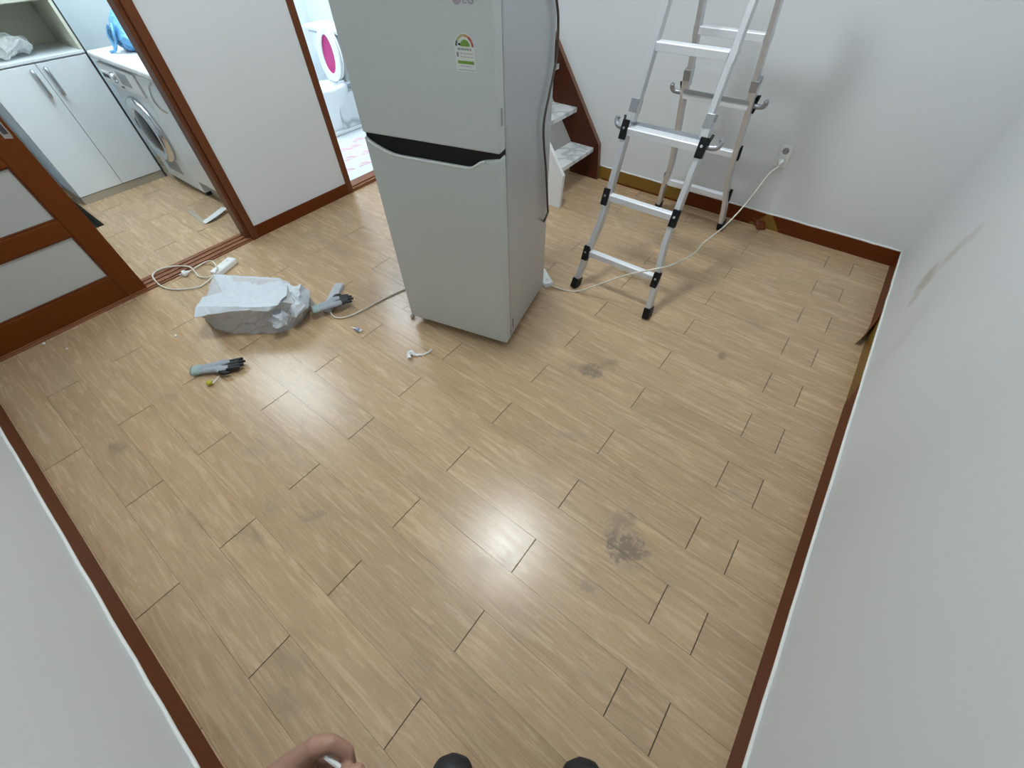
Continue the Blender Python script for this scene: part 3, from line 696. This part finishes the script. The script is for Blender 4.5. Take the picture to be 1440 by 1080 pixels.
# blue plastic bag on the worktop
bg = empty('plastic_bag', (-1.21, 1.83, .8335)); tag(bg, 'blue plastic bag with handles tied up, lying on the white worktop', 'bag')
bm = B(); ball(bm, (0, 0, .075), (.14, .12, .085), 4)
for v in bm.verts:
    if v.co.z > .11: v.co.z += (v.co.z-.11)*.9
crumple(bm, .03, 13, 8)
for v in bm.verts: v.co.z = max(v.co.z, .001)
obj('bag_body', bm, 'blue', bg)
bm = B(); ball(bm, (.0, -.115, .085), (.07, .012, .05), 3); crumple(bm, .012, 30, 2); obj('dark_print', bm, 'blued', bg)
bm = B(); tube(bm, [(.05, -.10, .15), (.075, -.13, .10), (.03, -.14, .045), (-.02, -.15, .012), (-.05, -.17, .006)], .008, 6); tube(bm, [(.0, -.11, .14), (-.02, -.135, .09), (-.01, -.14, .045), (0, -.16, .007)], .007, 6); obj('bag_handle', bm, 'blue', bg, smooth=True)
# white strip curling up from the kitchen floor
bm = B(); pa = [onz((287, 313), .004), onz((300, 304), .02), onz((316, 292), .025)]
sweep(bm, spline(pa, 4), rect(.055, .002), (0, 0, 1)); tag(obj('paper_strip', bm, 'plastic'), 'white curled strip lying on the kitchen floor by the door frame', 'strip')
bm = B(); pa = [onz((288, 314), .002), onz((276, 304), .004), onz((265, 296), .006)]
sweep(bm, spline(pa, 4), rect(.022, .002), (0, 0, 1)); tag(obj('brown_strip', bm, 'plinth'), 'thin brownish torn strip next to the white curled strip', 'strip')

# ================================================================== BATHROOM
tl = empty('toilet', (-1.12, 3.2, 0)); tag(tl, 'white toilet with raised seat showing a magenta lid', 'toilet')
TX = -1.125
bm = B()
prof = [(.070, 0, .30), (.070, .05, .30), (.078, .15, .28), (.11, .25, .29), (.160, .32, .31), (.172, .355, .32), (.172, .375, .32)]
rings = []
for wx, z, ly in prof:
    ring = []
    for i in range(28):
        a = 2*math.pi*i/28; cx_, sy_ = math.cos(a), math.sin(a)
        yy = 3.04+(sy_*(ly*.62) if sy_ < 0 else sy_*.22)*1.0
        ring.append(bm.verts.new((TX+wx*cx_, yy, z)))
    rings.append(ring)
inner = [(.130, .375), (.115, .30), (.06, .22), (.01, .20)]
for wx, z in inner:
    rings.append([bm.verts.new((TX+wx*math.cos(2*math.pi*i/28), 3.02+wx*1.15*math.sin(2*math.pi*i/28), z)) for i in range(28)])
for r0, r1 in zip(rings, rings[1:]):
    for i in range(28): bm.faces.new((r0[i], r0[(i+1) % 28], r1[(i+1) % 28], r1[i]))
bm.faces.new(rings[0][::-1]); bm.faces.new(rings[-1])
loc_part('bowl', bm, 'ceramic', tl, smooth=True)
kp(tl, 'pedestal_back', 'marble2', TX-.12, TX+.095, 3.075, 3.42, .026, .30, bevel=.01)
kp(tl, 'base_kerb', 'ceramic', TX-.14, TX+.105, 2.86, 3.44, 0, .026, bevel=.004)
bm = B(); prism(bm, [(-1.375, .36), (-.93, .36), (-.87, .70), (-1.47, .70)], lambda x, z: (x, 3.25, z), lambda x, z: (x, 3.45, z)); loc_part('tank', bm, 'ceramic', tl, bevel=.02, seg=3)
kp(tl, 'tank_lid', 'ceramic', -1.485, -.86, 3.235, 3.46, .702, .740, bevel=.012, seg=3)
def oval_ring(wx, hz, wi, hi, y0, y1, zc, tilt=.10, n=36):
    bm = B(); ro = []
    for (a_, b_, y_) in ((wx, hz, y0), (wx, hz, y1), (wi, hi, y1), (wi, hi, y0)):
        ro.append([bm.verts.new((TX+.003+a_*math.cos(2*math.pi*i/n)*(1-.10*math.sin(2*math.pi*i/n)), y_+tilt*b_*math.sin(2*math.pi*i/n), zc+b_*math.sin(2*math.pi*i/n))) for i in range(n)])
    for r0, r1 in zip(ro, ro[1:]+ro[:1]):
        for i in range(n): bm.faces.new((r0[i], r0[(i+1) % n], r1[(i+1) % n], r1[i]))
    return bm
loc_part('seat_ring', oval_ring(.155, .195, .085, .135, 3.172, 3.190, .573), 'ceramic', tl, smooth=False, bevel=.006)
bm = B(); n = 36
f0 = [bm.verts.new((TX+.003+.158*math.cos(2*math.pi*i/n)*(1-.10*math.sin(2*math.pi*i/n)), 3.194+.10*.197*math.sin(2*math.pi*i/n), .573+.197*math.sin(2*math.pi*i/n))) for i in range(n)]
f1 = [bm.verts.new(v.co+Vector((0, .014, 0))) for v in f0]
bm.faces.new(f0); bm.faces.new(f1[::-1])
for i in range(n): bm.faces.new((f0[i], f0[(i+1) % n], f1[(i+1) % n], f1[i]))
loc_part('seat_lid', bm, 'ceramic', tl)
loc_part('lid_pad', oval_ring(.098, .148, .004, .006, 3.188, 3.1935, .573), 'pink', tl)
for x_ in (-.07, .07): kp(tl, 'hinge_block', 'ceramic', TX+x_-.02, TX+x_+.02, 3.16, 3.21, .36, .395, bevel=.004)
kp(tl, 'hinge_bar', 'grey', TX-.05, TX+.05, 3.17, 3.19, .368, .382)

# ================================================================== WALL OUTLET, CORDS, POWER STRIPS
ol = empty('wall_outlet', (2.628, D, .435)); tag(ol, 'white double wall outlet above the baseboard with one plug inserted', 'outlet')
kp(ol, 'plate', 'plastic', 2.594, 2.662, D-.010, D, .375, .497, bevel=.004)
for z_ in (.467, .408):
    bm = B(); lathe(bm, [(.017, 0), (.0225, 0), (.0225, .006), (.017, .004)], 20, Matrix.Translation((2.628, D-.007, z_)) @ RX); s_ = loc_part('socket', bm, 'plastic', ol)
    bm = B(); lathe(bm, [(.001, .0), (.0185, .0), (.0185, .0042), (.001, .0042)], 18, Matrix.Translation((2.628, D-.0075, z_)) @ RX); k_ = loc_part('socket_well', bm, 'grey', ol); k_.parent = s_
    for dx in (-.0095, .0095):
        bm = B(); lathe(bm, [(.001, 0), (.0027, 0), (.0027, .0008), (.001, .0008)], 8, Matrix.Translation((2.628+dx, D-.0117, z_)) @ RX); k_ = loc_part('pin_hole', bm, 'black', ol); k_.parent = s_

def power_strip(name, c, ang, L_, w_, h_, nsock, m, label, cordpts, plug=None, cordmat='cord'):
    t = empty(name, c, ang); tag(t, label, 'power strip', 'power strips')
    bm = B(); box(bm, -L_/2, L_/2, -w_/2, w_/2, 0, h_); obj('case', bm, m, t, bevel=.008, seg=3)
    for i in range(nsock):
        x_ = -L_/2+L_*(i+.5)/nsock
        bm = B(); lathe(bm, [(.012, 0), (.019, 0), (.019, .002), (.012, .001)], 18, Matrix.Translation((x_, 0, h_-.0005))); s_ = obj('socket', bm, m, t)
        bm = B(); lathe(bm, [(.001, 0), (.0045, 0), (.0045, .001), (.001, .001)], 10, Matrix.Translation((x_, 0, h_))); k_ = obj('centre_hole', bm, 'ink', s_)
    if cordpts:
        bm = B(); tube(bm, cordpts, .0042, 8); loc_part('cord', bm, cordmat, t, smooth=True)
    if plug:
        pa, pb = Vector(plug[0]), Vector(plug[1]); d = (pb-pa).normalized()
        bm = B(); rot = d.to_track_quat('Z', 'Y').to_matrix().to_4x4()
        lathe(bm, [(.004, 0), (.008, .006), (.0095, .016), (.018, .024), (.019, .040), (.016, .042)], 18, Matrix.Translation(pa) @ rot); loc_part('plug', bm, m, t, smooth=True)
        for sg_ in (-1, 1):
            bm = B(); sd = d.cross(Vector((0, 0, 1))).normalized(); q_ = pa+d*.042+sd*sg_*.0095
            tube(bm, [q_-d*.004, q_+d*.018], .0022, 8, 0); loc_part('plug_pin', bm, 'chrome', t)
    return t
# by the threshold: white strip with looped cord
c2 = onz((311, 375), .0); ang2 = math.atan2(onz((325, 363)).y-onz((300, 384)).y, onz((325, 363)).x-onz((300, 384)).x)
loop = [onz(p, z) for p, z in (((302, 386), .02), ((297, 391), .010), ((283, 402), .008), ((265, 406), .008), ((245, 407), .008), ((228, 403), .008), ((217, 393), .022), ((215, 386), .030), ((224, 379), .030), ((240, 375), .030), ((258, 374), .030), ((268, 376), .028), ((274, 382), .016), ((280, 389), .010), ((291, 390), .010), ((300, 387), .012), ((305, 380), .045), ((303, 372), .045), ((297, 367), .030), ((288, 369), .015), ((276, 376), .010), ((266, 382), .017))]
c2 = Vector((.178, 1.198, 0)); ang2 = math.radians(111)
power_strip('power_strip', c2, ang2, .165, .062, .036, 2, 'plastic', 'short white two-socket power strip with looped cord by the threshold', loop, (onz((267, 381.5), .018), onz((256, 386), .018)))
# under the glove
c3 = onz((470, 421), 0); a3 = math.radians(-56)
power_strip('power_strip', c3, a3, .235, .052, .030, 2, mat('pale_grey_plastic', (.46, .48, .52), .45), 'pale grey flat power strip lying under a work glove', [onz(p, z) for p, z in (((464, 437), .012), ((468, 444), .006), ((475, 447), .006), ((490, 445), .006), ((510, 436), .006), ((540, 420), .006), ((568, 407), .006), ((600, 393), .006), ((640, 370), .006))])
# at the refrigerator's back corner, cord up to the wall outlet
cordp = [(1.895, 2.250, .016)] + [onz((790, 407), .006), onz((812, 409.5), .008)] + [ony(p, y) for p, y in (((840, 401), 2.315), ((880, 387), 2.345), ((918, 379), 2.365), ((945, 372.5), 2.50), ((975, 357), 2.70), ((990, 341), 2.84), ((1020, 317), 3.05), ((1050, 285), 3.28), ((1080, 246), 3.49))] + [Vector((2.6285, D-.075, .395)), Vector((2.6285, D-.05, .405))]
power_strip('power_strip', (1.845, 2.285, 0), math.radians(-35), .15, .055, .034, 2, 'plastic', 'white power strip at the refrigerator corner with cord to the wall outlet', cordp, ((2.6285, D-.052, .408), (2.6285, D, .408)))
# refrigerator supply cord hanging along its side
def beside(p):
    d = ray(*p); q_ = FRc+ex*.009
    w_ = CAM+d*((q_-CAM).dot(ex)/d.dot(ex))
    return w_ if (w_-q_).dot(ey) < FD+.01 else CAM+d*((FRc+ey*(FD+.012)-CAM).dot(ey)/d.dot(ey))
bcp = [beside(p) for p in ((776, -60), (781, -20), (782.8, 0), (785, 28), (783, 78), (773, 130), (765, 172), (765, 203), (768, 242), (770, 289), (770.5, 298), (766, 309), (756, 305))]
bm = B(); tube(bm, bcp[1:-1]+[FRc+ey*(FD+.012)-ex*.03+Vector((0, 0, .40))], .0048, 8); tag(obj('supply_cord', bm, 'brcord', smooth=True), 'thin dark brown cord hanging down beside the refrigerator', 'cord')

# ================================================================== SACK, GLOVES, SMALL LITTER
# white sack lying on the floor; axis along 'ax', crumpled open mouth towards the gloves
ax = Vector((.80, .60, 0)).normalized(); ay = Vector((-ax.y, ax.x, 0))
sk = empty('paper_sack', (.76, 1.07, 0)); tag(sk, 'crumpled white paper sack lying on the floor between the work gloves', 'sack')
def sack_pt(p, z): return onz(p, z)
bm = B()
# outline sections along the sack: (front-bottom, front-top, back-top, back-bottom) traced from the photo onto heights
secs = [((289, 452), (281, 440), .150, (300, 388), .130), ((303, 462), (305, 440), .165, (318, 389), .150), ((317, 467), (325, 438), .172, (338, 390), .160),
        ((340, 469), (350, 436), .172, (358, 391), .165), ((362, 470), (375, 432), .172, (380, 391), .165), ((384, 469), (398, 425), .165, (402, 394), .155),
        ((405, 466), (414, 427), .140, (420, 402), .130), ((424, 452), (427, 430), .105, (434, 411), .095), ((432, 441), (432, 432), .065, (437, 420), .06)]
rings = []
for fb, ft, zf, bt, zb in secs:
    A_, B_, C_ = onz(fb, 0), onz(ft, zf), onz(bt, zb); E_ = Vector((C_.x, C_.y, 0)); E_ = E_+(E_-A_)*.02
    ring = []
    for p0, p1, n_ in ((A_, B_, 6), (B_, C_, 8), (C_, E_, 6), (E_, A_, 6)):
        for i in range(n_): ring.append(p0.lerp(p1, i/n_))
    rings.append(ring)
# refine along the length
fine = []
for i in range(len(rings)-1):
    for j in range(5): fine.append([rings[i][k].lerp(rings[i+1][k], j/5) for k in range(len(rings[0]))])
fine.append(rings[-1])
vr = []
for i, rg_ in enumerate(fine):
    s_ = i/(len(fine)-1); amp = .011+.020*max(0, s_-.55)/.45
    cen = sum(rg_, Vector())/len(rg_); ring = []
    for p in rg_:
        n1_ = noise.noise(p*16); n2_ = noise.noise(p*38+Vector((5, 2, 1))); n3_ = noise.turbulence(p*24, 2, True)
        d = (p-cen).normalized()
        q_ = p + d*(n1_*amp+n2_*amp*.6-abs(n3_)*amp*.5)
        q_.z = max(q_.z, .0005) if p.z > .002 else .0005
        ring.append(bm.verts.new(q_))
    vr.append(ring)
nn = len(vr[0])
for r0, r1 in zip(vr, vr[1:]):
    for i in range(nn): bm.faces.new((r0[i], r0[(i+1) % nn], r1[(i+1) % nn], r1[i]))
bm.faces.new(vr[0][::-1]); bm.faces.new(vr[-1])
loc_part('sack_body', bm, 'paper_shade', sk)
# bright top sheet: overhanging folded panel
top = [[(299, 385), (318, 386), (345, 388), (370, 389), (392, 390), (401, 396)],
       [(306, 398), (322, 399), (345, 401), (370, 400), (392, 402), (404, 406)],
       [(312, 409), (326, 411), (346, 414), (370, 414), (390, 414), (402, 414)],
       [(283, 417), (308, 420), (340, 424), (366, 424), (384, 422), (395, 421)],
       [(275, 430), (303, 431), (335, 431), (360, 432), (380, 430), (390, 428)],
       [(272.5, 446), (298, 442), (330, 437.5), (355, 437), (377, 437), (386, 433)]]
hz = [.150, .172, .182, .184, .184, .168]
bm = B()
def top_pt(u_, v_):
    a, b = u_*5, v_*5; i, j = min(4, int(b)), min(4, int(a)); fa, fb = a-j, b-i
    P = lambda ii, jj: onz(top[ii][jj], hz[ii]+(.0 if jj else -.012)+.004*noise.noise(Vector((ii*3.1, jj*2.3, 0))))
    p = (P(i, j)*(1-fa)+P(i, j+1)*fa)*(1-fb)+(P(i+1, j)*(1-fa)+P(i+1, j+1)*fa)*fb
    p.z += .006*noise.noise(p*14)+.004*abs(noise.noise(p*30)) - .004
    return p
n_ = 40; g = [[bm.verts.new(top_pt(i/n_, j/n_)) for i in range(n_+1)] for j in range(n_+1)]
for j in range(n_):
    for i in range(n_): bm.faces.new((g[j][i], g[j][i+1], g[j+1][i+1], g[j+1][i]))
o = loc_part('top_panel', bm, 'paper', sk); s = o.modifiers.new('s', 'SOLIDIFY'); s.thickness = .0018
# crumpled mouth sheets at the far end
for seed, pp in ((4, [(398, 398), (424, 402), (436, 410), (433, 434), (415, 446), (404, 440)]), (9, [(380, 440), (398, 432), (407, 444), (404, 458), (388, 462), (376, 452)])):
    bm = B(); zc_ = .155 if seed == 4 else .125
    cen_ = onz((sum(a for a, b in pp)/6, sum(b for a, b in pp)/6), zc_)
    cv = bm.verts.new(cen_+Vector((0, 0, -.02)))
    prev = None; ringv = []
    loop_ = [onz(p, zc_*(1 if k_ < 2 else .62)) for k_, p in enumerate(pp)]
    dense = []
    for i in range(6):
        for j in range(6): dense.append(loop_[i].lerp(loop_[(i+1) % 6], j/6))
    lv = []
    for t in (.25, .5, .75, 1.0):
        lv.append([bm.verts.new((lambda p: p+noise.noise_vector(p*26+Vector((seed, 0, 0)))*.017)(cen_.lerp(p, t))) for p in dense])
    for i in range(36): bm.faces.new((cv, lv[0][i], lv[0][(i+1) % 36]))
    for r0, r1 in zip(lv, lv[1:]):
        for i in range(36): bm.faces.new((r0[i], r0[(i+1) % 36], r1[(i+1) % 36], r1[i]))
    o = loc_part('crumpled_mouth', bm, 'paper', sk); s = o.modifiers.new('s', 'SOLIDIFY'); s.thickness = .0015

def glove(name, c, ang, label, curl=0.0, flip=1, lift=0.0):
    """flat work glove: x towards the fingertips"""
    t = empty(name, c, ang); tag(t, label, 'glove', 'work gloves')
    bm = B()
    chain(bm, [(-.105, 0, .020), (-.06, 0, .020), (-.02, 0, .022)], [.017, .018, .018], .5, 1)
    for y_ in (-.024, -.012, .012, .024): chain(bm, [(-.115, y_*.9, .018), (-.05, y_, .020), (.0, y_*1.35, .022), (.03, y_*1.35, .022)], [.014, .015, .016, .014], .5, 1)
    chain(bm, [(-.03, .02*flip, .022), (-.005, .045*flip, .022)], [.015, .012], .5, 1)
    o = obj('knit_back', bm, 'knit', t); melt(o, .004, 4)
    bm = B()
    fing = [(-.030, .062, .045), (-.010, .078, .030), (.011, .074, .015), (.030, .058, -.0)]
    for y_, l_, z_ in fing:
        y_ *= flip*1.0
        chain(bm, [(.010, y_*1.1, .018), (.035+l_*.4, y_*1.15+.004*flip, .020+curl*.3), (.035+l_, y_*1.2+.004*flip, .014+curl)], [.0125, .0115, .0095], .5, 1)
    chain(bm, [(-.01, .040*flip, .018), (.022, .064*flip, .020+curl*.4), (.050, .066*flip, .016+curl*.6)], [.0125, .0125, .010], .5, 1)
    for y_ in (-.022, 0, .022): chain(bm, [(-.045, y_, .012), (.02, y_*1.3, .013)], [.0115, .0125], .5, 1)
    o = obj('rubber_coating', bm, 'rubber', t); melt(o, .004, 3)
    bm = B()
    prof_ = [(-.150, .034, .016), (-.140, .037, .018), (-.118, .036, .018), (-.100, .033, .018)]
    ringsg = []
    for x_, a_, b_ in prof_: ringsg.append([bm.verts.new((x_, a_*math.cos(2*math.pi*i/24), .019+b_*math.sin(2*math.pi*i/24))) for i in range(24)])
    inn = [bm.verts.new((-.142, .031*math.cos(2*math.pi*i/24), .019+.0125*math.sin(2*math.pi*i/24))) for i in range(24)]
    ringsg.insert(0, inn)
    for r0, r1 in zip(ringsg, ringsg[1:]):
        for i in range(24): bm.faces.new((r0[i], r0[(i+1) % 24], r1[(i+1) % 24], r1[i]))
    bm.faces.new(ringsg[-1])
    bm.faces.new(ringsg[0][::-1])
    obj('cuff', bm, 'cuff', t, smooth=True)
    return t
g1a, g1b = onz((272, 522), .015), onz((343, 512), .015)
a1 = math.atan2(g1b.y-g1a.y, g1b.x-g1a.x)
gl1 = glove('work_glove', g1a.lerp(g1b, .58)*1.0-Vector((0, 0, .015)), a1, 'grey and black work glove with pale green cuff next to a candy ball', .015, -1)
g2a, g2b = onz((437, 443), .02), onz((488, 426), .02)
a2 = math.atan2(g2b.y-g2a.y, g2b.x-g2a.x)
gl2 = glove('work_glove', g2a.lerp(g2b, .58)-Vector((0, 0, .02)), a2, 'grey and black work glove lying across the grey power strip', .0, 1)
gl2.location.z = .0305; gl2.scale = (.84, .88, .9); gl1.scale = (.93, .84, 1)
gl2.location += Vector((math.cos(a2), math.sin(a2), 0))*.026
# lollipop
lp = empty('lollipop', onz((297, 541), 0)); tag(lp, 'small yellow-green candy ball on a white stick beside the glove', 'lollipop')
bm = B(); ball(bm, (0, 0, .0135), .0135, 3); obj('candy_ball', bm, 'lolli', lp, smooth=True)
q1 = onz((308, 529), .012)
bm = B(); tube(bm, [onz((299, 539), .013), q1], .0022, 8, 0); loc_part('stick', bm, 'plastic', lp)
# twisted white scrap
bm = B(); tube(bm, [onz(p, z) for p, z in (((576, 504), .008), ((575, 498), .012), ((579, 495), .02), ((584, 499), .006), ((593, 499), .005), ((601, 496), .008), ((607, 491), .014))], [.010, .011, .009, .007, .005, .005, .005], 6, 4)
crumple(bm, .003, 60, 1)
for v in bm.verts: v.co.z = max(v.co.z, .0005)
tag(obj('twisted_tissue', bm, 'plastic'), 'twisted white tissue scrap in front of the refrigerator', 'litter')
# little plug-like bit
wp_ = empty('wall_plug', onz((504, 466), 0)); tag(wp_, 'tiny lilac and white plastic plug on the floor left of the refrigerator', 'litter')
bm = B(); lathe(bm, [(.006, 0), (.011, .003), (.011, .018), (.008, .022)], 12, Matrix.Translation((-.01, 0, .011)) @ Matrix.Rotation(math.radians(80), 4, 'Y')); obj('barrel', bm, 'lilac', wp_, smooth=True)
bm = B(); tube(bm, [(-.045, -.004, .006), (-.012, 0, .010)], .004, 8, 0); obj('shank', bm, 'plastic', wp_)
bm = B(); lathe(bm, [(.004, 0), (.010, .001), (.008, .008)], 10, Matrix.Translation((.012, .006, .008)) @ Matrix.Rotation(math.radians(95), 4, 'Y')); obj('tip', bm, 'plastic', wp_)
for p, s_, lb_ in (((95, 491), .008, 'tiny white crumb lying on the planks close to the sliding door'), ((248, 473), .012, 'white paper crumb on the planks between sack and sliding door'), ((57, 482), .012, 'larger white crumb lying against the bottom of the sliding door')):
    bm = B(); ball(bm, (0, 0, s_*.4), (s_, s_*.6, s_*.4), 2); crumple(bm, s_*.3, 90, p[0])
    for v in bm.verts: v.co.z = max(v.co.z, 0)
    o = obj('crumb', bm, 'plastic'); o.location = onz(p, 0) if p[0] != 57 else onz(p, .0)+Vector((.03, .01, 0))
    tag(o, lb_, 'litter', 'white crumbs by the sliding door')
bm = B(); ball(bm, onz((580, 443), .012), (.010, .014, .012), 2); crumple(bm, .004, 60, 6)
for v in bm.verts: v.co.z = max(v.co.z, .0005)
tag(obj('white_scrap', bm, 'plastic'), 'small white scrap touching the refrigerator corner', 'litter')

# ================================================================== PERSON (only shoes and one hand reach into view)
H = lambda p, d: atd(p, d)
fh = Vector((CF.x, CF.y, 0)).normalized(); rh = Vector((fh.y, -fh.x, 0))
toeL, toeR = Vector((2.855, .405, 0))+fh*.024, Vector((3.122, .606, 0))+fh*.020
heelL, heelR = toeL-fh*.27-rh*.0, toeR-fh*.27+rh*.0
bc_ = (heelL+heelR)/2+fh*.07
def at(f_, r_, z): return bc_+fh*f_+rh*r_+Vector((0, 0, z))
pelvis = at(-.01, 0, .90)
shL, shR = at(.0, -.185, 1.37), at(.0, .185, 1.37)
wrL = H((372, 1118), .515); elL = at(.02, -.27, 1.07)
phoneC = CAM-CF*.022+CR*.045-CU*.03
wrR = phoneC+CR*.075-CU*.085-CF*.02; elR = at(.14, .26, 1.12)
bm = B()
# trunk, neck, head
ball(bm, at(0, 0, .93), (.16, .13, .14), 3); ball(bm, at(0, 0, 1.08), (.145, .115, .17), 3); ball(bm, at(0, 0, 1.26), (.165, .12, .16), 3)
chain(bm, [shL, at(0, 0, 1.38), shR], [.062, .085, .062], .5)
chain(bm, [at(-.005, 0, 1.40), at(.015, 0, 1.50)], [.062, .055], .5)
hd = at(.03, 0, 1.585)
ball(bm, hd, (.082, .088, .112), 3); ball(bm, hd+fh*.035-Vector((0, 0, .045)), (.060, .060, .06), 3)
ball(bm, hd+fh*.098-Vector((0, 0, .012)), (.014, .014, .026), 2)
for sgn in (-1, 1): ball(bm, hd+rh*.082*sgn-Vector((0, 0, .01)), (.014, .02, .032), 2)
# legs
for hipx, heel, toe in ((-.09, heelL, toeL), (.09, heelR, toeR)):
    ank = heel+fh*.07+Vector((0, 0, .10)); hip = at(0, hipx, .88); kn = hip.lerp(ank, .5)+fh*.02
    chain(bm, [hip, kn, hip.lerp(ank, .68)-fh*.005, ank], [.088, .058, .054, .040], .45)
    chain(bm, [heel+fh*.05+Vector((0, 0, .048)), toe-fh*.06+Vector((0, 0, .042))], [.035, .028], .5)
# arms
chain(bm, [shL, elL, elL.lerp(wrL, .35), wrL], [.050, .040, .040, .027], .45)
chain(bm, [shR, elR, elR.lerp(wrR, .35), wrR], [.050, .040, .040, .027], .45)
# left hand: closed around a thin stick, index curled, thumb alongside
kI, kM, kR_, kP = H((444, 1050), .470), H((436, 1066), .500), H((428, 1082), .520), H((416, 1096), .535)
chain(bm, [wrL, wrL.lerp(kI, .5), kI], [.026, .020, .0122], .3); chain(bm, [wrL, wrL.lerp(kM, .5), kM], [.026, .023, .0135], .3)
chain(bm, [wrL, wrL.lerp(kR_, .5), kR_], [.026, .022, .013], .3); chain(bm, [wrL, wrL.lerp(kP, .5), kP], [.025, .02, .012], .3)
chain(bm, [kI, H((466, 1045), .470), H((487, 1057), .474), H((492, 1076), .486), H((480, 1096), .496)], [.0120, .0098, .0090, .0085, .0078], .35)
chain(bm, [kM, H((462, 1068), .522), H((478, 1082), .532), H((470, 1098), .542), H((452, 1100), .540)], [.0125, .0108, .0102, .0092, .008], .35)
chain(bm, [kR_, H((458, 1078), .518), H((470, 1092), .530), H((456, 1106), .540), H((440, 1104), .535)], [.012, .0105, .0098, .0088, .0078], .35)
chain(bm, [kP, H((444, 1094), .535), H((454, 1106), .544), H((440, 1116), .552), H((428, 1112), .548)], [.0112, .0095, .0088, .008, .0072], .35)
chain(bm, [wrL.lerp(kI, .22)+CU*-.012, H((430, 1104), .468), H((466, 1100), .462), H((492, 1090), .461), H((505, 1083), .463)], [.018, .0135, .0108, .0100, .0078], .35)
# right hand behind the phone
pk = phoneC+CR*.062-CU*.02-CF*.018
chain(bm, [wrR, wrR.lerp(pk, .6), pk], [.026, .026, .018], .35)
for i in range(4):
    b0 = phoneC+CR*(.060-.004*i)+CU*(.022-.017*i)-CF*.016
    chain(bm, [wrR.lerp(pk, .7), b0, b0-CR*.030-CF*.002, b0-CR*.055+CF*.0], [.016, .0105, .0095, .008], .4)
chain(bm, [wrR.lerp(pk, .25), phoneC+CR*.055-CU*.055-CF*.012, phoneC+CR*.025-CU*.042-CF*.014], [.017, .0125, .009], .4)
body = obj('person', bm, 'skin'); melt(body, .0032, 4, .5)
tag(body, 'person standing in the corner in black shoes, one hand around a thin white stick', 'person')
def worn(name, bm, m, vox=.008):
    o = obj(name, bm, m); melt(o, vox, 14); o.parent = body; return o
bm = B(); ball(bm, at(0, 0, .98), (.175, .145, .13), 3); ball(bm, at(0, 0, 1.10), (.162, .132, .17), 3); ball(bm, at(0, 0, 1.26), (.182, .138, .165), 3)
chain(bm, [shL, at(0, 0, 1.385), shR], [.074, .092, .074], .5)
chain(bm, [shL, elL, elL.lerp(wrL, .55)], [.064, .054, .046], .45); chain(bm, [shR, elR, elR.lerp(wrR, .55)], [.064, .054, .046], .45)
worn('shirt', bm, 'cloth')
bm = B(); ball(bm, at(0, 0, .92), (.172, .142, .13), 3)
for hipx, heel, toe in ((-.09, heelL, toeL), (.09, heelR, toeR)):
    ank = heel+fh*.07+Vector((0, 0, .10)); hip = at(0, hipx, .88); kn = hip.lerp(ank, .5)+fh*.02
    chain(bm, [hip, kn, hip.lerp(ank, .7), ank+Vector((0, 0, .0))], [.102, .075, .070, .062], .45)
worn('trousers', bm, 'cloth')
for heel, toe in ((heelL, toeL), (heelR, toeR)):
    bm = B()
    chain(bm, [heel+fh*.045+Vector((0, 0, .042)), heel.lerp(toe, .5)+Vector((0, 0, .042)), toe-fh*.052+Vector((0, 0, .040))], [.041, .046, .044], .4)
    for s_ in (-1, 1): chain(bm, [heel.lerp(toe, .55)+rh*.016*s_+Vector((0, 0, .036)), toe-fh*.05+rh*.018*s_+Vector((0, 0, .036))], [.037, .037], .4)
    ball(bm, heel+fh*.06+Vector((0, 0, .075)), (.044, .044, .03), 2)
    for v in bm.verts: v.co.z = max(v.co.z, .004)
    worn('shoe', bm, 'shoe', .005)
bm = B(); ball(bm, hd-fh*.012+Vector((0, 0, .022)), (.092, .098, .108), 4)
for v in list(bm.verts):
    d = v.co-hd
    if d.dot(fh) > .045 and d.z < .06: v.co -= fh*(d.dot(fh)-.045)
    if d.z < -.05: v.co.z = hd.z-.05
worn('hair', bm, 'hair')
for s_ in (-1, 1):
    bm = B(); ball(bm, hd+fh*.0725+rh*.030*s_+Vector((0, 0, .006)), .0105, 2); e_ = obj('eye', bm, 'ceramic', body, smooth=True)
    bm = B(); ball(bm, hd+fh*.0795+rh*.030*s_+Vector((0, 0, .005)), .0048, 2); obj('iris', bm, 'black', e_, smooth=True)
bm = B(); ball(bm, hd+fh*.090-Vector((0, 0, .058)), .012, 2)
for v in bm.verts:
    d = v.co-(hd+fh*.090-Vector((0, 0, .058))); v.co += rh*d.dot(rh)*1.1; v.co.z -= d.z*.6
obj('mouth', bm, mat('lips', (.33, .12, .1), .5), body, smooth=True)
bm = B(); tube(bm, [H((457, 1063), .466), H((484, 1083), .466)], .0030, 10, 0)
tag(obj('white_stick', bm, 'plastic', smooth=False), 'thin white stick held between finger and thumb', 'stick')
# the phone that takes the picture sits behind the lens
bm = B(); box(bm, -.0735, .0735, -.036, .036, -.004, .004)
ph = obj('phone', bm, 'black', bevel=.003)
ph.matrix_world = Matrix(((CR.x, CU.x, -CF.x, 0), (CR.y, CU.y, -CF.y, 0), (CR.z, CU.z, -CF.z, 0), (0, 0, 0, 1)))
ph.matrix_world.translation = CAM-CF*.012+CR*.058-CU*.020
tag(ph, 'black phone held up by the person standing in the corner', 'phone')
